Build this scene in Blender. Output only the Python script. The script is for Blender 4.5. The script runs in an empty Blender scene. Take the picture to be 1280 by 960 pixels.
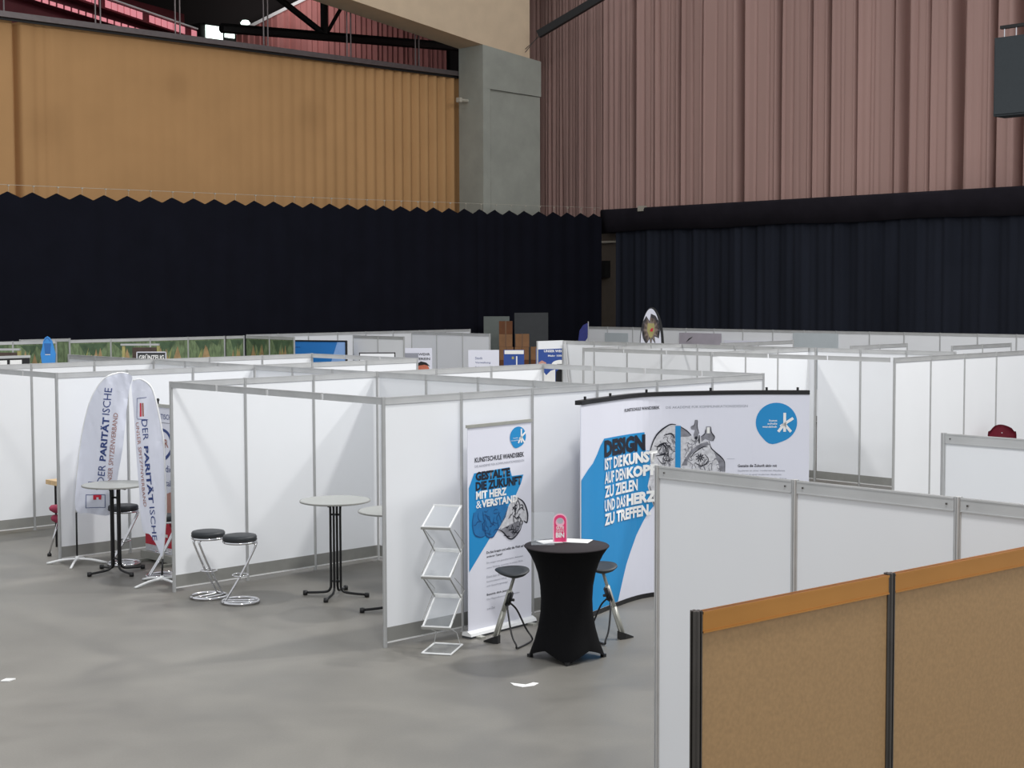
import bpy, bmesh, math, random
from mathutils import Vector, Matrix
random.seed(7)
sc = bpy.context.scene
C = sc.collection
PI = math.pi

# ------------------------------------------------------------------ camera
FPX, YAW, PITCH, ROLL = 1891.97, 0.805963, 0.0596864, 0.0029482
F = Vector((math.cos(YAW)*math.cos(PITCH), math.sin(YAW)*math.cos(PITCH), -math.sin(PITCH)))
R = Vector((math.sin(YAW), -math.cos(YAW), 0)); D = F.cross(R)
R2 = math.cos(ROLL)*R + math.sin(ROLL)*D; D2 = -math.sin(ROLL)*R + math.cos(ROLL)*D
cam = bpy.data.objects.new('camera', bpy.data.cameras.new('camera'))
C.objects.link(cam)
cam.data.sensor_width = 36; cam.data.lens = 36*FPX/1280
cam.data.clip_end = 200
m = Matrix((R2, -D2, -F)).transposed().to_4x4(); m.translation = Vector((-9.13357, -11.30016, 3.41847))
cam.matrix_world = m
sc.camera = cam
# ------------------------------------------------------------------ world, lights, exposure
w = bpy.data.worlds.new('hall_light'); sc.world = w; w.use_nodes = True
w.node_tree.nodes['Background'].inputs[0].default_value = (0.93, 0.96, 1.0, 1)
w.node_tree.nodes['Background'].inputs[1].default_value = 0.66
sc.view_settings.view_transform = 'Standard'; sc.view_settings.look = 'None'
sc.view_settings.exposure = 0.24; sc.view_settings.gamma = 1
def area(name, loc, target, size, power, col=(1, 0.985, 0.965)):
    l = bpy.data.lights.new(name, 'AREA'); l.shape = 'DISK'; l.size = size; l.energy = power; l.color = col
    o = bpy.data.objects.new(name, l); C.objects.link(o); o.location = loc
    o.rotation_euler = (Vector(target)-Vector(loc)).to_track_quat('-Z', 'Y').to_euler()
area('hall_or_fill_lamp', (1.0, 12.5, 14), (3, 4, 0), 1.2, 900)
area('hall_or_fill_lamp', (9.5, -4, 14), (3, 3, 0), 1.0, 1000)
area('hall_or_fill_lamp', (15, -4, 14), (5, 4, 0), 1.0, 1000)
area('hall_or_fill_lamp', (-6, -10, 13), (0, 0, 0), 2.0, 800)  # unseen fill light, added to brighten the walls facing the camera
area('rear_skylight', (22.0, 29.5, 13.9), (22.5, 32, 12), 1.2, 60, (1, .95, .95))

# ------------------------------------------------------------------ materials
def srgb(c):
    return tuple(((x/255)/12.92 if x/255 <= .04045 else ((x/255+.055)/1.055)**2.4) for x in c)
MATS = {}
def M(name, col, rough=.5, metal=0, var=.04, scale=8, bump=0, bscale=None, emit=0, alpha=1, stretch=(1, 1, 1), trans=0):
    m = bpy.data.materials.new(name); m.use_nodes = True
    nt = m.node_tree; b = nt.nodes['Principled BSDF']; c = srgb(col)
    b.inputs['Roughness'].default_value = rough; b.inputs['Metallic'].default_value = metal
    tc = nt.nodes.new('ShaderNodeTexCoord'); mp = nt.nodes.new('ShaderNodeMapping')
    mp.inputs['Scale'].default_value = stretch
    nt.links.new(tc.outputs['Object'], mp.inputs[0])
    nz = nt.nodes.new('ShaderNodeTexNoise'); nz.inputs['Scale'].default_value = scale; nz.inputs['Detail'].default_value = 4
    nt.links.new(mp.outputs[0], nz.inputs['Vector'])
    rp = nt.nodes.new('ShaderNodeValToRGB')
    rp.color_ramp.elements[0].position = .3; rp.color_ramp.elements[1].position = .7
    rp.color_ramp.elements[0].color = tuple(x*(1-var) for x in c)+(1,)
    rp.color_ramp.elements[1].color = tuple(min(1, x*(1+var)) for x in c)+(1,)
    nt.links.new(nz.outputs['Fac'], rp.inputs[0]); nt.links.new(rp.outputs[0], b.inputs['Base Color'])
    if bump:
        n2 = nt.nodes.new('ShaderNodeTexNoise'); n2.inputs['Scale'].default_value = bscale or scale*4
        nt.links.new(mp.outputs[0], n2.inputs['Vector'])
        bp = nt.nodes.new('ShaderNodeBump'); bp.inputs['Strength'].default_value = bump; bp.inputs['Distance'].default_value = .02
        nt.links.new(n2.outputs['Fac'], bp.inputs['Height']); nt.links.new(bp.outputs[0], b.inputs['Normal'])
    if emit:
        b.inputs['Emission Color'].default_value = c+(1,); b.inputs['Emission Strength'].default_value = emit
    if alpha < 1: b.inputs['Alpha'].default_value = alpha
    if trans: b.inputs['Transmission Weight'].default_value = trans
    MATS[name] = m
    return m
M('panel', (230, 232, 235), .45, 0, .012, 1.5)
M('alu', (192, 193, 193), .38, .35, .05, 6)
M('alu_dark', (148, 148, 144), .42, .35, .06, 6)
M('lip', (235, 235, 235), .35, .3, .02)
M('brown_panel', (168, 134, 92), .6, 0, .09, 70)
M('alu_warm_reflection', (196, 138, 72), .3, .8, .15, 1.2)  # aluminium rails, their orange reflection mixed into the base colour
M('dark_post', (90, 86, 82), .3, .8, .1)
M('chrome', (225, 225, 228), .08, 1, .02)
M('white_metal', (235, 236, 236), .3, .1, .02)
M('black', (18, 18, 20), .45, 0, .1)
M('black_metal', (22, 22, 24), .35, .2, .1)
M('seat_black', (38, 42, 46), .5, 0, .1, 20)
M('grey_top', (150, 152, 149), .4, 0, .04, 30)
M('top_edge', (140, 140, 136), .5)
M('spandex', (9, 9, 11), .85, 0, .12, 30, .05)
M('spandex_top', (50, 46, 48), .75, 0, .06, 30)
M('print_white', (226, 227, 238), .5, 0, .01, 2)
M('print_blue', (18, 138, 200), .5, 0, .02, 2)
M('print_black', (16, 18, 34), .5)
M('print_grey', (150, 152, 162), .5)
M('ink_light', (205, 205, 210), .5, 0, .2, 22)
M('ink_mid', (130, 130, 138), .5, 0, .3, 18)
M('ink_blue', (22, 110, 170), .5, 0, .1, 12)
M('ink_blue_dark', (14, 74, 128), .5)
M('flag_cloth', (222, 225, 238), .7, 0, .02, 4, .9, 6, stretch=(1, 1, .3))
M('print_navy', (40, 62, 122), .6)
M('print_rust', (158, 110, 98), .6)
M('print_red', (196, 34, 58), .6, 0, .08, 10)
M('pink', (228, 62, 118), .5)
M('pale_pink', (246, 190, 208), .5)
M('paper', (238, 238, 236), .7)
M('skin_print', (190, 140, 128), .6, 0, .1, 5)
M('silver_post', (168, 168, 160), .4, .3, .06)
M('red_fabric', (150, 50, 76), .8, 0, .1, 30)
M('dark_red', (122, 26, 48), .55, 0, .08, 20)
M('wood', (214, 180, 132), .5, 0, .12, 4, stretch=(1, 8, 1))
M('cardboard', (136, 98, 66), .8, 0, .12, 5)
M('cardboard_dark', (104, 64, 38), .85, 0, .12, 5)
M('tape', (112, 80, 54), .4)
M('grey_board', (104, 110, 106), .8, 0, .06, 6)
M('dark_board', (62, 64, 66), .8, 0, .06, 6)
M('banner_blue', (40, 120, 196), .5, 0, .03, 2)
M('banner_pale', (140, 176, 228), .5)
M('navy', (40, 74, 148), .6, 0, .05, 3)
M('deep_blue', (26, 36, 110), .6, 0, .1, 10)
M('surf_blue', (64, 146, 222), .5, 0, .05, 4)
M('surf_dark', (50, 110, 180), .5)
M('leaf_green', (104, 122, 88), .7, 0, .5, 5, stretch=(3, 3, 1))
M('leaf_dark', (70, 92, 66), .7, 0, .3, 6)
M('leaf_tan', (160, 134, 96), .7, 0, .25, 5)
M('leaf_olive', (150, 150, 92), .7, 0, .25, 5)
M('brown_dark', (74, 60, 54), .7, 0, .25, 8)
M('straw', (168, 160, 104), .7, 0, .15, 6)
M('face_orange', (196, 110, 84), .6, 0, .2, 12)
M('grey_poster', (176, 170, 180), .6, 0, .06, 3)
M('grey_panel', (188, 196, 200), .5, 0, .03, 3)
M('star_brown', (134, 118, 108), .5, 0, .2, 14)
M('star_dark', (84, 80, 84), .5, 0, .2, 14)
M('stub', (96, 86, 76), .85)
M('concrete', (150, 152, 143), .85, 0, .07, 2.2, .15, 30)
M('concrete_warm', (204, 182, 154), .85, 0, .05, 2.0, .1, 30)
M('orange_cloth', (182, 141, 97), .9, 0, .05, .7, .1, 60)
M('pink_cloth', (174, 142, 134), .85, 0, .07, .8, .08, 40, stretch=(1, 1, .15))
M('black_cloth', (18, 19, 28), .95, 0, .12, 1.2, .1, 40)
M('black_cloth2', (36, 39, 48), .95, 0, .2, 1.6, .1, 40, stretch=(1, 1, .1))
M('valance', (34, 31, 37), .9, 0, .15, 2, .1, 20)
M('track', (98, 90, 90), .4, .4, .1)
M('wall_dark', (26, 20, 20), .9)
M('roof_dark', (30, 24, 24), .9, 0, .15, .5)
M('gable_pink', (172, 112, 108), .8, 0, .1, 1.5)
M('steel_black', (14, 14, 16), .6)
M('red_steel', (96, 26, 36), .6, 0, .1)
M('skylight_pink', (238, 150, 160), .5, 0, .03, 2, emit=.45)
M('window_light', (235, 255, 245), .5, 0, .02, emit=2.2)
M('speaker', (48, 54, 58), .8, 0, .06, 20)
M('cord', (176, 170, 156), .6)
M('led_pink', (240, 90, 130), .3); M('led_blue', (120, 90, 240), .3); M('led_green', (130, 230, 180), .3)
# clear acrylic
def glass(name, alpha, col):
    m = M(name, col, .08, 0, .02); m.node_tree.nodes['Principled BSDF'].inputs['Alpha'].default_value = alpha
glass('acrylic', .1, (225, 232, 238))
# floor material: mottled grey screed with worn sheen
for k_ in ('black_cloth', 'black_cloth2', 'valance', 'spandex', 'spandex_top', 'pink_cloth', 'orange_cloth'): MATS[k_].node_tree.nodes['Principled BSDF'].inputs['Specular IOR Level'].default_value = .12
fm = M('floor', (123, 120, 114), .42, 0, .1, .5)
nt = fm.node_tree; b = nt.nodes['Principled BSDF']
n3 = nt.nodes.new('ShaderNodeTexNoise'); n3.inputs['Scale'].default_value = 1.1; n3.inputs['Detail'].default_value = 7; n3.inputs['Distortion'].default_value = .8
n4 = nt.nodes.new('ShaderNodeTexNoise'); n4.inputs['Scale'].default_value = 60; n4.inputs['Detail'].default_value = 3
mx = nt.nodes.new('ShaderNodeMixRGB'); mx.blend_type = 'MULTIPLY'; mx.inputs[0].default_value = 1
r3 = nt.nodes.new('ShaderNodeValToRGB'); r3.color_ramp.elements[0].position = .32; r3.color_ramp.elements[1].position = .68
r3.color_ramp.elements[0].color = (.84, .84, .84, 1); r3.color_ramp.elements[1].color = (1.05, 1.05, 1.04, 1)
mx2 = nt.nodes.new('ShaderNodeMixRGB'); mx2.blend_type = 'MULTIPLY'; mx2.inputs[0].default_value = .25
src = [l for l in nt.links if l.to_socket == b.inputs['Base Color']][0].from_socket
tcn = [n for n in nt.nodes if n.type == 'MAPPING'][0]
nt.links.new(tcn.outputs[0], n3.inputs[0]); nt.links.new(tcn.outputs[0], n4.inputs[0])
nt.links.new(n3.outputs['Fac'], r3.inputs[0]); nt.links.new(src, mx.inputs[1]); nt.links.new(r3.outputs[0], mx.inputs[2])
nt.links.new(mx.outputs[0], mx2.inputs[1]); nt.links.new(n4.outputs['Fac'], mx2.inputs[2]); nt.links.new(mx2.outputs[0], b.inputs['Base Color'])
rr = nt.nodes.new('ShaderNodeMapRange'); rr.inputs[3].default_value = .3; rr.inputs[4].default_value = .6
nt.links.new(n3.outputs['Fac'], rr.inputs[0]); nt.links.new(rr.outputs[0], b.inputs['Roughness'])

# ------------------------------------------------------------------ helpers
def tag(o, label=None, cat=None, group=None, kind=None):
    if label: o['label'] = label
    if cat: o['category'] = cat
    if group: o['group'] = group
    if kind: o['kind'] = kind
    return o
def thing(name, label, cat, loc=(0, 0, 0), rz=0, group=None):
    o = bpy.data.objects.new(name, None); C.objects.link(o); o.empty_display_size = .1
    o.location = loc; o.rotation_euler = (0, 0, rz)
    return tag(o, label, cat, group, 'thing')
def link_mesh(name, me, parent=None, loc=(0, 0, 0), rz=0):
    o = bpy.data.objects.new(name, me); C.objects.link(o)
    if parent: o.parent = parent
    o.location = loc; o.rotation_euler = (0, 0, rz)
    return o
def finish(bm, name, mat, smooth=False):
    me = bpy.data.meshes.new(name); bm.to_mesh(me); bm.free()
    me.materials.append(MATS[mat] if isinstance(mat, str) else mat)
    if smooth:
        for p in me.polygons: p.use_smooth = True
    return me
def obj(name, bm, mat, parent=None, smooth=False, loc=(0, 0, 0)):
    return link_mesh(name, finish(bm, name, mat, smooth), parent, loc)
def nb(): return bmesh.new()
def box(bm, x0, y0, z0, x1, y1, z1, mx=None):
    vs = [bm.verts.new((x, y, z)) for x in (x0, x1) for y in (y0, y1) for z in (z0, z1)]
    if mx:
        for v in vs: v.co = mx @ v.co
    for f in ((0, 1, 3, 2), (4, 6, 7, 5), (0, 4, 5, 1), (2, 3, 7, 6), (0, 2, 6, 4), (1, 5, 7, 3)):
        bm.faces.new([vs[i] for i in f])
    return bm
def prism(bm, pts, z0, z1, fn=None):
    """closed outline pts (a,b) extruded along c from z0 to z1; fn maps (a,b,c)->xyz"""
    fn = fn or (lambda a, b, c: (a, b, c))
    lo = [bm.verts.new(fn(a, b, z0)) for a, b in pts]; hi = [bm.verts.new(fn(a, b, z1)) for a, b in pts]
    n = len(pts)
    bm.faces.new(lo[::-1]); bm.faces.new(hi)
    for i in range(n): bm.faces.new((lo[i], lo[(i+1) % n], hi[(i+1) % n], hi[i]))
    bmesh.ops.recalc_face_normals(bm, faces=bm.faces[:])
    return bm
def smooth_path(pts, n=6, closed=False):
    P = [Vector(p) for p in pts]
    Q = ([P[-1]]+P+P[:2]) if closed else ([2*P[0]-P[1]]+P+[2*P[-1]-P[-2]])
    out = []
    for i in range(1, len(Q)-2):
        a, b, c, d = Q[i-1:i+3]
        for k in range(n):
            t = k/n
            out.append(.5*((2*b)+(-a+c)*t+(2*a-5*b+4*c-d)*t*t+(-a+3*b-3*c+d)*t**3))
    if not closed: out.append(P[-1])
    return out
def tube(bm, pts, r, seg=8, closed=False):
    P = [Vector(p) for p in pts]; n = len(P); rings = []
    prev = None
    for i, p in enumerate(P):
        if closed: t = (P[(i+1) % n]-P[i-1])
        else: t = P[min(i+1, n-1)]-P[max(i-1, 0)]
        if t.length < 1e-9: t = Vector((0, 0, 1))
        t.normalize()
        if prev is None:
            u = t.orthogonal().normalized()
        else:
            u = (prev-t*prev.dot(t)).normalized()
        prev = u; v = t.cross(u)
        rad = r[i] if isinstance(r, (list, tuple)) else r
        rings.append([bm.verts.new(p+rad*(math.cos(2*PI*k/seg)*u+math.sin(2*PI*k/seg)*v)) for k in range(seg)])
    m = n if closed else n-1
    for i in range(m):
        a, b2 = rings[i], rings[(i+1) % n]
        off = 0
        if closed and i == n-1:
            off = min(range(seg), key=lambda o: (a[0].co-b2[o].co).length)
        for k in range(seg):
            bm.faces.new((a[k], a[(k+1) % seg], b2[(k+1+off) % seg], b2[(k+off) % seg]))
    if not closed:
        bm.faces.new(rings[0][::-1]); bm.faces.new(rings[-1])
    return bm
def lathe(bm, prof, seg=32, cx=0, cy=0):
    rings = []
    for r, z in prof:
        if r < 1e-6: rings.append([bm.verts.new((cx, cy, z))])
        else: rings.append([bm.verts.new((cx+r*math.cos(2*PI*k/seg), cy+r*math.sin(2*PI*k/seg), z)) for k in range(seg)])
    for a, b2 in zip(rings, rings[1:]):
        for k in range(seg):
            k2 = (k+1) % seg
            vs = ([a[0]] if len(a) == 1 else [a[k], a[k2]])+([b2[0]] if len(b2) == 1 else [b2[k2], b2[k]])
            if len(vs) > 2: bm.faces.new(vs)
    bmesh.ops.recalc_face_normals(bm, faces=bm.faces[:])
    return bm
# flat prints: shapes are made in (s,t) and laid on a surface given by fn(s,t,offset)
def poly_flat(pts):
    bm = nb(); f = bm.faces.new([bm.verts.new((a, b, 0)) for a, b in pts]); bmesh.ops.triangulate(bm, faces=[f]); return bm
def ribbon(pts, wd, bm=None, n=4):
    bm = bm or nb(); P = smooth_path([(a, b, 0) for a, b in pts], n)
    L = []
    for i, p in enumerate(P):
        t = P[min(i+1, len(P)-1)]-P[max(i-1, 0)]
        nn = Vector((-t.y, t.x, 0)).normalized() if t.length > 1e-9 else Vector((0, 1, 0))
        k = wd*(.35+.65*math.sin(PI*(i+.5)/len(P)))/2
        L.append((bm.verts.new(p+nn*k), bm.verts.new(p-nn*k)))
    for a, b2 in zip(L, L[1:]): bm.faces.new((a[0], b2[0], b2[1], a[1]))
    return bm
def text_flat(s, s0, t0, wd, ht, bold=.0, rot=0, shear=0):
    cu = bpy.data.curves.new('lettering', 'FONT'); cu.body = s; cu.size = 1; cu.offset = bold; cu.shear = shear; cu.resolution_u = 2
    o = bpy.data.objects.new('lettering', cu); C.objects.link(o)
    dg = bpy.context.evaluated_depsgraph_get(); me = bpy.data.meshes.new_from_object(o.evaluated_get(dg))
    bm = nb(); bm.from_mesh(me)
    bpy.data.objects.remove(o); bpy.data.curves.remove(cu); bpy.data.meshes.remove(me)
    xs = [v.co.x for v in bm.verts]; ys = [v.co.y for v in bm.verts]
    kx = wd/(max(xs)-min(xs)); ky = ht/(max(ys)-min(ys)); c, sn = math.cos(rot), math.sin(rot); x0, y0 = min(xs), min(ys)
    for v in bm.verts:
        a, b2 = (v.co.x-x0)*kx, (v.co.y-y0)*ky
        v.co = Vector((s0+a*c-b2*sn, t0+a*sn+b2*c, 0))
    return bm
def lay(bm, fn, cuts, off, mat, parent, name, label=None):
    for s in cuts:
        bmesh.ops.bisect_plane(bm, geom=bm.verts[:]+bm.edges[:]+bm.faces[:], plane_co=(s, 0, 0), plane_no=(1, 0, 0))
    for v in bm.verts: v.co = Vector(fn(v.co.x, v.co.y, off))
    o = obj(name, bm, mat, parent)
    if label: o['label'] = label
    return o
def plane_fn(org, dr, nrm):
    org, dr, nrm = Vector(org), Vector(dr).normalized(), Vector(nrm).normalized()
    return lambda s, t, off: org+dr*s+Vector((0, 0, t))+nrm*off
def merge(dst, srcbm):
    me = bpy.data.meshes.new('tmp'); srcbm.to_mesh(me); srcbm.free(); dst.from_mesh(me); bpy.data.meshes.remove(me); return dst

# ------------------------------------------------------------------ setting
H = 2.43
tag(obj('floor', box(nb(), -16, -16, -.2, 30, 33, 0), 'floor'), kind='structure')
bm = box(nb(), -14, 24.65, 0, 24.9, 24.8, 9.7)
tag(obj('wall_left', bm, 'wall_dark'), kind='structure')
tag(obj('wall_right', box(nb(), 29.2, -14, 0, 29.5, 33.6, 16), 'wall_dark'), kind='structure')
tag(obj('wall_rear', box(nb(), -2, 33.2, 0, 29.2, 33.5, 16), 'wall_dark'), kind='structure')
tag(obj('ceiling', box(nb(), -2, 24.6, 14.6, 29.2, 33.2, 14.8), 'roof_dark'), kind='structure')

# ------------------------------------------------------------------ curtains
def curtain(name, label, axis, s0, s1, z0, z1, depth, n, mat, rows=8, top=None, shift=None):
    bm = nb(); G = []
    for i in range(n+1):
        s = s0+(s1-s0)*i/n; col = []
        zt = top(s) if top else z1
        for k in range(rows+1):
            t = k/rows; z = z0+(zt-z0)*t; d = depth(s, t); ss = s+(shift(s, t) if shift else 0)
            col.append(bm.verts.new((ss, d, z) if axis == 'x' else (d, ss, z)))
        G.append(col)
    for a, b2 in zip(G, G[1:]):
        for k in range(rows): bm.faces.new((a[k], b2[k], b2[k+1], a[k+1]))
    return bm
# ochre curtain, flat on the left and pleated towards the pillar
def d_orange(s, t):
    a = max(0, min(1, (s-14.5)/8)); per = .36
    d = 24.34-(.005+.15*a**1.4)*abs(math.sin(PI*s/per+.5*math.sin(s*.9)))**1.5-.01*math.sin(s*2.3)
    for c0, wd, dp in ((8.2, .07, .3), (8.75, .12, .06), (7.6, .2, .06), (9.0, .1, .05), (9.7, .25, .02)):
        d += dp*math.exp(-((s-c0)/wd)**2)
    return d
oc = thing('ochre_curtain', 'ochre orange curtain hanging high on the left wall above the black drape', 'curtain', (0, 0, 0))
o = obj('cloth', curtain('', '', 'x', -2, 22.95, 5.5, 10.14, d_orange, 800, 'orange_cloth', 3), 'orange_cloth', oc, True)
# soft round stains in the ochre cloth (dirt of its own)
nt = MATS['orange_cloth'].node_tree; b = nt.nodes['Principled BSDF']
src = [l for l in nt.links if l.to_socket == b.inputs['Base Color']][0].from_socket
tcn = [n for n in nt.nodes if n.type == 'TEX_COORD'][0]; last = src
for (x, z, rad, k) in ((12.7, 9.0, .55, .2), (17.2, 8.5, .7, .16), (8.95, 7.6, .75, .14)):
    vd = nt.nodes.new('ShaderNodeVectorMath'); vd.operation = 'DISTANCE'; vd.inputs[1].default_value = (x, 24, z)
    nt.links.new(tcn.outputs['Object'], vd.inputs[0])
    mr = nt.nodes.new('ShaderNodeMapRange'); mr.interpolation_type = 'SMOOTHSTEP'
    mr.inputs[1].default_value = rad*.35; mr.inputs[2].default_value = rad*1.2; mr.inputs[3].default_value = k; mr.inputs[4].default_value = 0
    nt.links.new(vd.outputs['Value'], mr.inputs[0])
    mm = nt.nodes.new('ShaderNodeMixRGB'); mm.inputs[2].default_value = srgb((90, 58, 30))+(1,)
    nt.links.new(mr.outputs[0], mm.inputs[0]); nt.links.new(last, mm.inputs[1]); last = mm.outputs[0]
nt.links.new(last, b.inputs['Base Color'])
tr = thing('curtain_track', 'grey steel curtain track on hanger rods above the ochre curtain', 'track')
obj('rail', box(nb(), -2, 24.03, 10.16, 23.0, 24.2, 10.3), 'track', tr)
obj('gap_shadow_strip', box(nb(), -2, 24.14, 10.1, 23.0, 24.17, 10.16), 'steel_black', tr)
hm = finish(tube(tube(nb(), [(-.07, 0, 0), (-.07, 0, 2.6)], .022, 6), [(.07, 0, 0), (.07, 0, 2.6)], .022, 6), 'hanger_rod', 'track')
for x in (4.9, 7.7, 10.28, 12.6, 15.4, 18.3, 20.9): link_mesh('hanger_rod', hm, tr, (x, 24.1, 10.28))

# black drape along the left, hung from hooks on a cord: scalloped top edge
PER, PX0 = .625, 7.0
def zigtop(s):
    u = ((s-PX0)/PER) % 1; u = min(u, 1-u)*2
    return 5.84+(s-7)*.0085-.145*u
def d_bl(s, t):
    u = ((s-PX0)/PER) % 1
    f = .02*math.cos(2*PI*u)*(.3+.7*t)
    if 21.9 < s < 23: f += .03*math.sin(s*13)*(1-.3*t)
    return 22.5+f+.03*math.sin(s*.9)
bd = thing('black_drape', 'long black drape along the left wall with a zigzag top edge', 'curtain')
obj('cloth', curtain('', '', 'x', -3, 27.35, 0, 5.9, d_bl, 970, 'black_cloth', 6, zigtop), 'black_cloth', bd, True)
obj('hanging_cord', tube(nb(), [(-3, 22.5, 5.95), (7, 22.5, 5.99), (17, 22.5, 6.07), (27.3, 22.5, 6.2)], .006, 4), 'cord', bd)
hk = finish(box(tube(nb(), [(0, 0, -.02), (0, 0, .15)], .004, 4), -.02, -.02, .12, .02, .02, .15), 'hook', 'cord')
i = 0
x = PX0-PER*15
while x < 27.2:
    link_mesh('hook', hk, bd, (x, 22.46, zigtop(x))); x += PER

# dusky pink curtain on the right wall
GAPS = [(26.05, .05, .2), (25.4, .05, .15), (24.6, .04, .15), (23.45, .06, .3), (22.1, .16, .35), (21.25, .06, .2), (20.15, .09, .3), (19.2, .05, .15), (17.72, .17, .5), (16.28, .12, .5), (15.1, .07, .4),
        (14.48, .10, .45), (13.55, .06, .4), (12.3, .06, .35), (12.0, .2, .18), (11.2, .05, .3), (10.3, .26, .45), (9.25, .12, .3), (8.55, .2, .4), (7.6, .1, .4), (6.4, .15, .4), (5.2, .1, .4), (3.6, .15, .4)]
rp_ = random.Random(11); FINE = []; yy = -12
while yy < 29:
    FINE.append((yy, rp_.uniform(.025, .06), rp_.uniform(.02, .07)*(1.8 if yy > 19.5 else 1))); yy += rp_.uniform(.12, .5)*(.7 if yy > 19.5 else 1)
def d_pink(s, t):
    d = 28.5+.03*math.sin(s*3.1+1.3*math.sin(s*1.7))
    for g, wd, dp in FINE:
        k = (s-g-.05*(t-.5)*math.sin(g*9))/wd
        if abs(k) < 3: d += dp*math.exp(-k*k)*(.5+.5*math.sin(g*7+t*2.5)**2)
    for g, wd, dp in GAPS:
        k = (s-g)/(wd*.75*(.75+.5*t))
        if abs(k) < 2: d += min(.6, dp*2.2)*math.exp(-k**8)
        k2 = abs(s-g)/wd
        if k2 < 3: d -= .06*math.exp(-(k2-1.2)**2*6)
    return d
pc = thing('pink_curtain', 'dusky pink curtain in deep folds hanging high on the right wall', 'curtain')
obj('cloth', curtain('', '', 'y', -12, 29, 6.0, 15, d_pink, 2000, 'pink_cloth', 8, None, None), 'pink_cloth', pc, True)
def d_bl2(s, t):
    return 27.95+.035*math.sin(s*5.3+math.sin(s*1.9))+.025*math.sin(s*11.7+2*math.sin(s*1.1))+.015*math.sin(s*23)
bd2 = thing('pleated_black_drape', 'pleated black drape on the right wall below a straight black valance', 'curtain')
obj('cloth', curtain('', '', 'y', -12, 22.35, 0, 5.6, d_bl2, 900, 'black_cloth2', 4), 'black_cloth2', bd2, True)
bm = nb(); n = 140; G = []
for i in range(n+1):
    y = -12+34.9*i/n; wv = .015*math.sin(y*4.1)+.012*math.sin(y*9.7)
    sag = .02*math.sin(y*1.3)
    G.append([bm.verts.new(p) for p in ((27.8+wv, y, 5.44+sag), (27.74+wv*.3, y, 6.1), (27.78, y, 6.17), (28.15, y, 6.17), (28.15, y, 5.44+sag))])
for a, b2 in zip(G, G[1:]):
    for k in range(5): bm.faces.new((a[k], b2[k], b2[(k+1) % 5], a[(k+1) % 5]))
bm.faces.new(G[0]); bm.faces.new(G[-1][::-1]); bmesh.ops.recalc_face_normals(bm, faces=bm.faces[:])
obj('valance', bm, 'valance', bd2, True)
o = obj('white_clip', box(nb(), 27.7, 21.0, 6.05, 27.9, 21.22, 6.22), 'cord', bd2)

# concrete pillar and sloping roof girder
cp = thing('concrete_pillar', 'grey concrete pillar in the hall corner between the two curtains', 'pillar')
sl = lambda x: 10.99-(x-22.45)*.105
bm = nb()
prism(bm, [(22.5, 0), (25.0, 0), (25.0, sl(25.0)), (22.5, sl(22.5))], 22.98, 24.0, lambda a, b2, c: (a, c, b2))
obj('shaft', bm, 'concrete', cp)
bm = nb(); prism(bm, [(22.5, 9.68), (25.0, 9.62), (25.0, sl(25.0)), (22.5, sl(22.5))], 22.9, 22.98, lambda a, b2, c: (a, c, b2))
box(bm, 22.5, 22.9, 0, 22.8, 22.98, 9.68)
obj('raised_face', bm, 'concrete', cp)
obj('recessed_face', box(nb(), 22.83, 22.93, 0, 24.98, 22.975, 9.6), 'concrete', cp)
o = obj('wall_lamp', box(tube(nb(), [(22.18, 23.6, 9.35), (22.5, 23.6, 9.35)], .05, 8), 22.1, 23.52, 9.28, 22.2, 23.68, 9.42), 'cord', cp)
bg = thing('concrete_girder', 'sloping beige concrete roof girder resting on the grey pillar', 'girder')
prismpts = [(24.5, sl(24.5)+.0), (24.5, 16), (6, 16), (6, 10.99+(22.45-6)*.137), (22.45, 10.99)]
bm = nb(); prism(bm, prismpts, 22.9, 24.0, lambda a, b2, c: (a, c, b2)); obj('girder_body', bm, 'concrete_warm', bg)
# brown stub wall seen in the gap between the two drapes
st = thing('concrete_stub_column', 'brownish column glimpsed in the gap between the two black drapes', 'column')
obj('shaft', box(nb(), 28.3, 22.45, 0, 28.7, 23.6, 5.4), 'stub', st)
obj('dark_box', box(nb(), 28.05, 22.95, 3.95, 28.3, 23.3, 4.5), 'steel_black', st)
obj('pipe_lamp', tube(nb(), [(28.2, 22.5, 5.12), (28.2, 23.4, 5.12)], .04, 6), 'cord', st)

# black batten rising across the pink curtain
bt = thing('black_lighting_batten', 'black diagonal batten rising across the pink curtain above the pillar', 'batten')
a0 = Vector((26, 25.07, 11.906)); a1 = Vector((26, 19.2, 13.03)); a0 = Vector((24.3, 22.3, 11.42)); a1 = Vector((25.6, 19.3, 12.98))
dv = (a1-a0).normalized(); up = Vector((0, 0, 1)); sd = dv.cross(up).normalized(); up2 = sd.cross(dv)
bm = nb(); mx = Matrix((sd, dv, up2)).transposed().to_4x4(); mx.translation = a0
box(bm, -.09, 0, -.11, .09, 4.2, .11, mx); obj('beam', bm, 'steel_black', bt)
bm = nb(); box(bm, -.14, .75, -.06, -.09, .93, .12, mx); obj('clamp', bm, 'cord', bt)
bm = nb()
for q in (.05, .3): tube(bm, [a0+dv*q, Vector((a0.x, 22.89, a0.z-.5+q*.4))], .012, 5)
obj('stay_wire', bm, 'track', bt)

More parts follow.
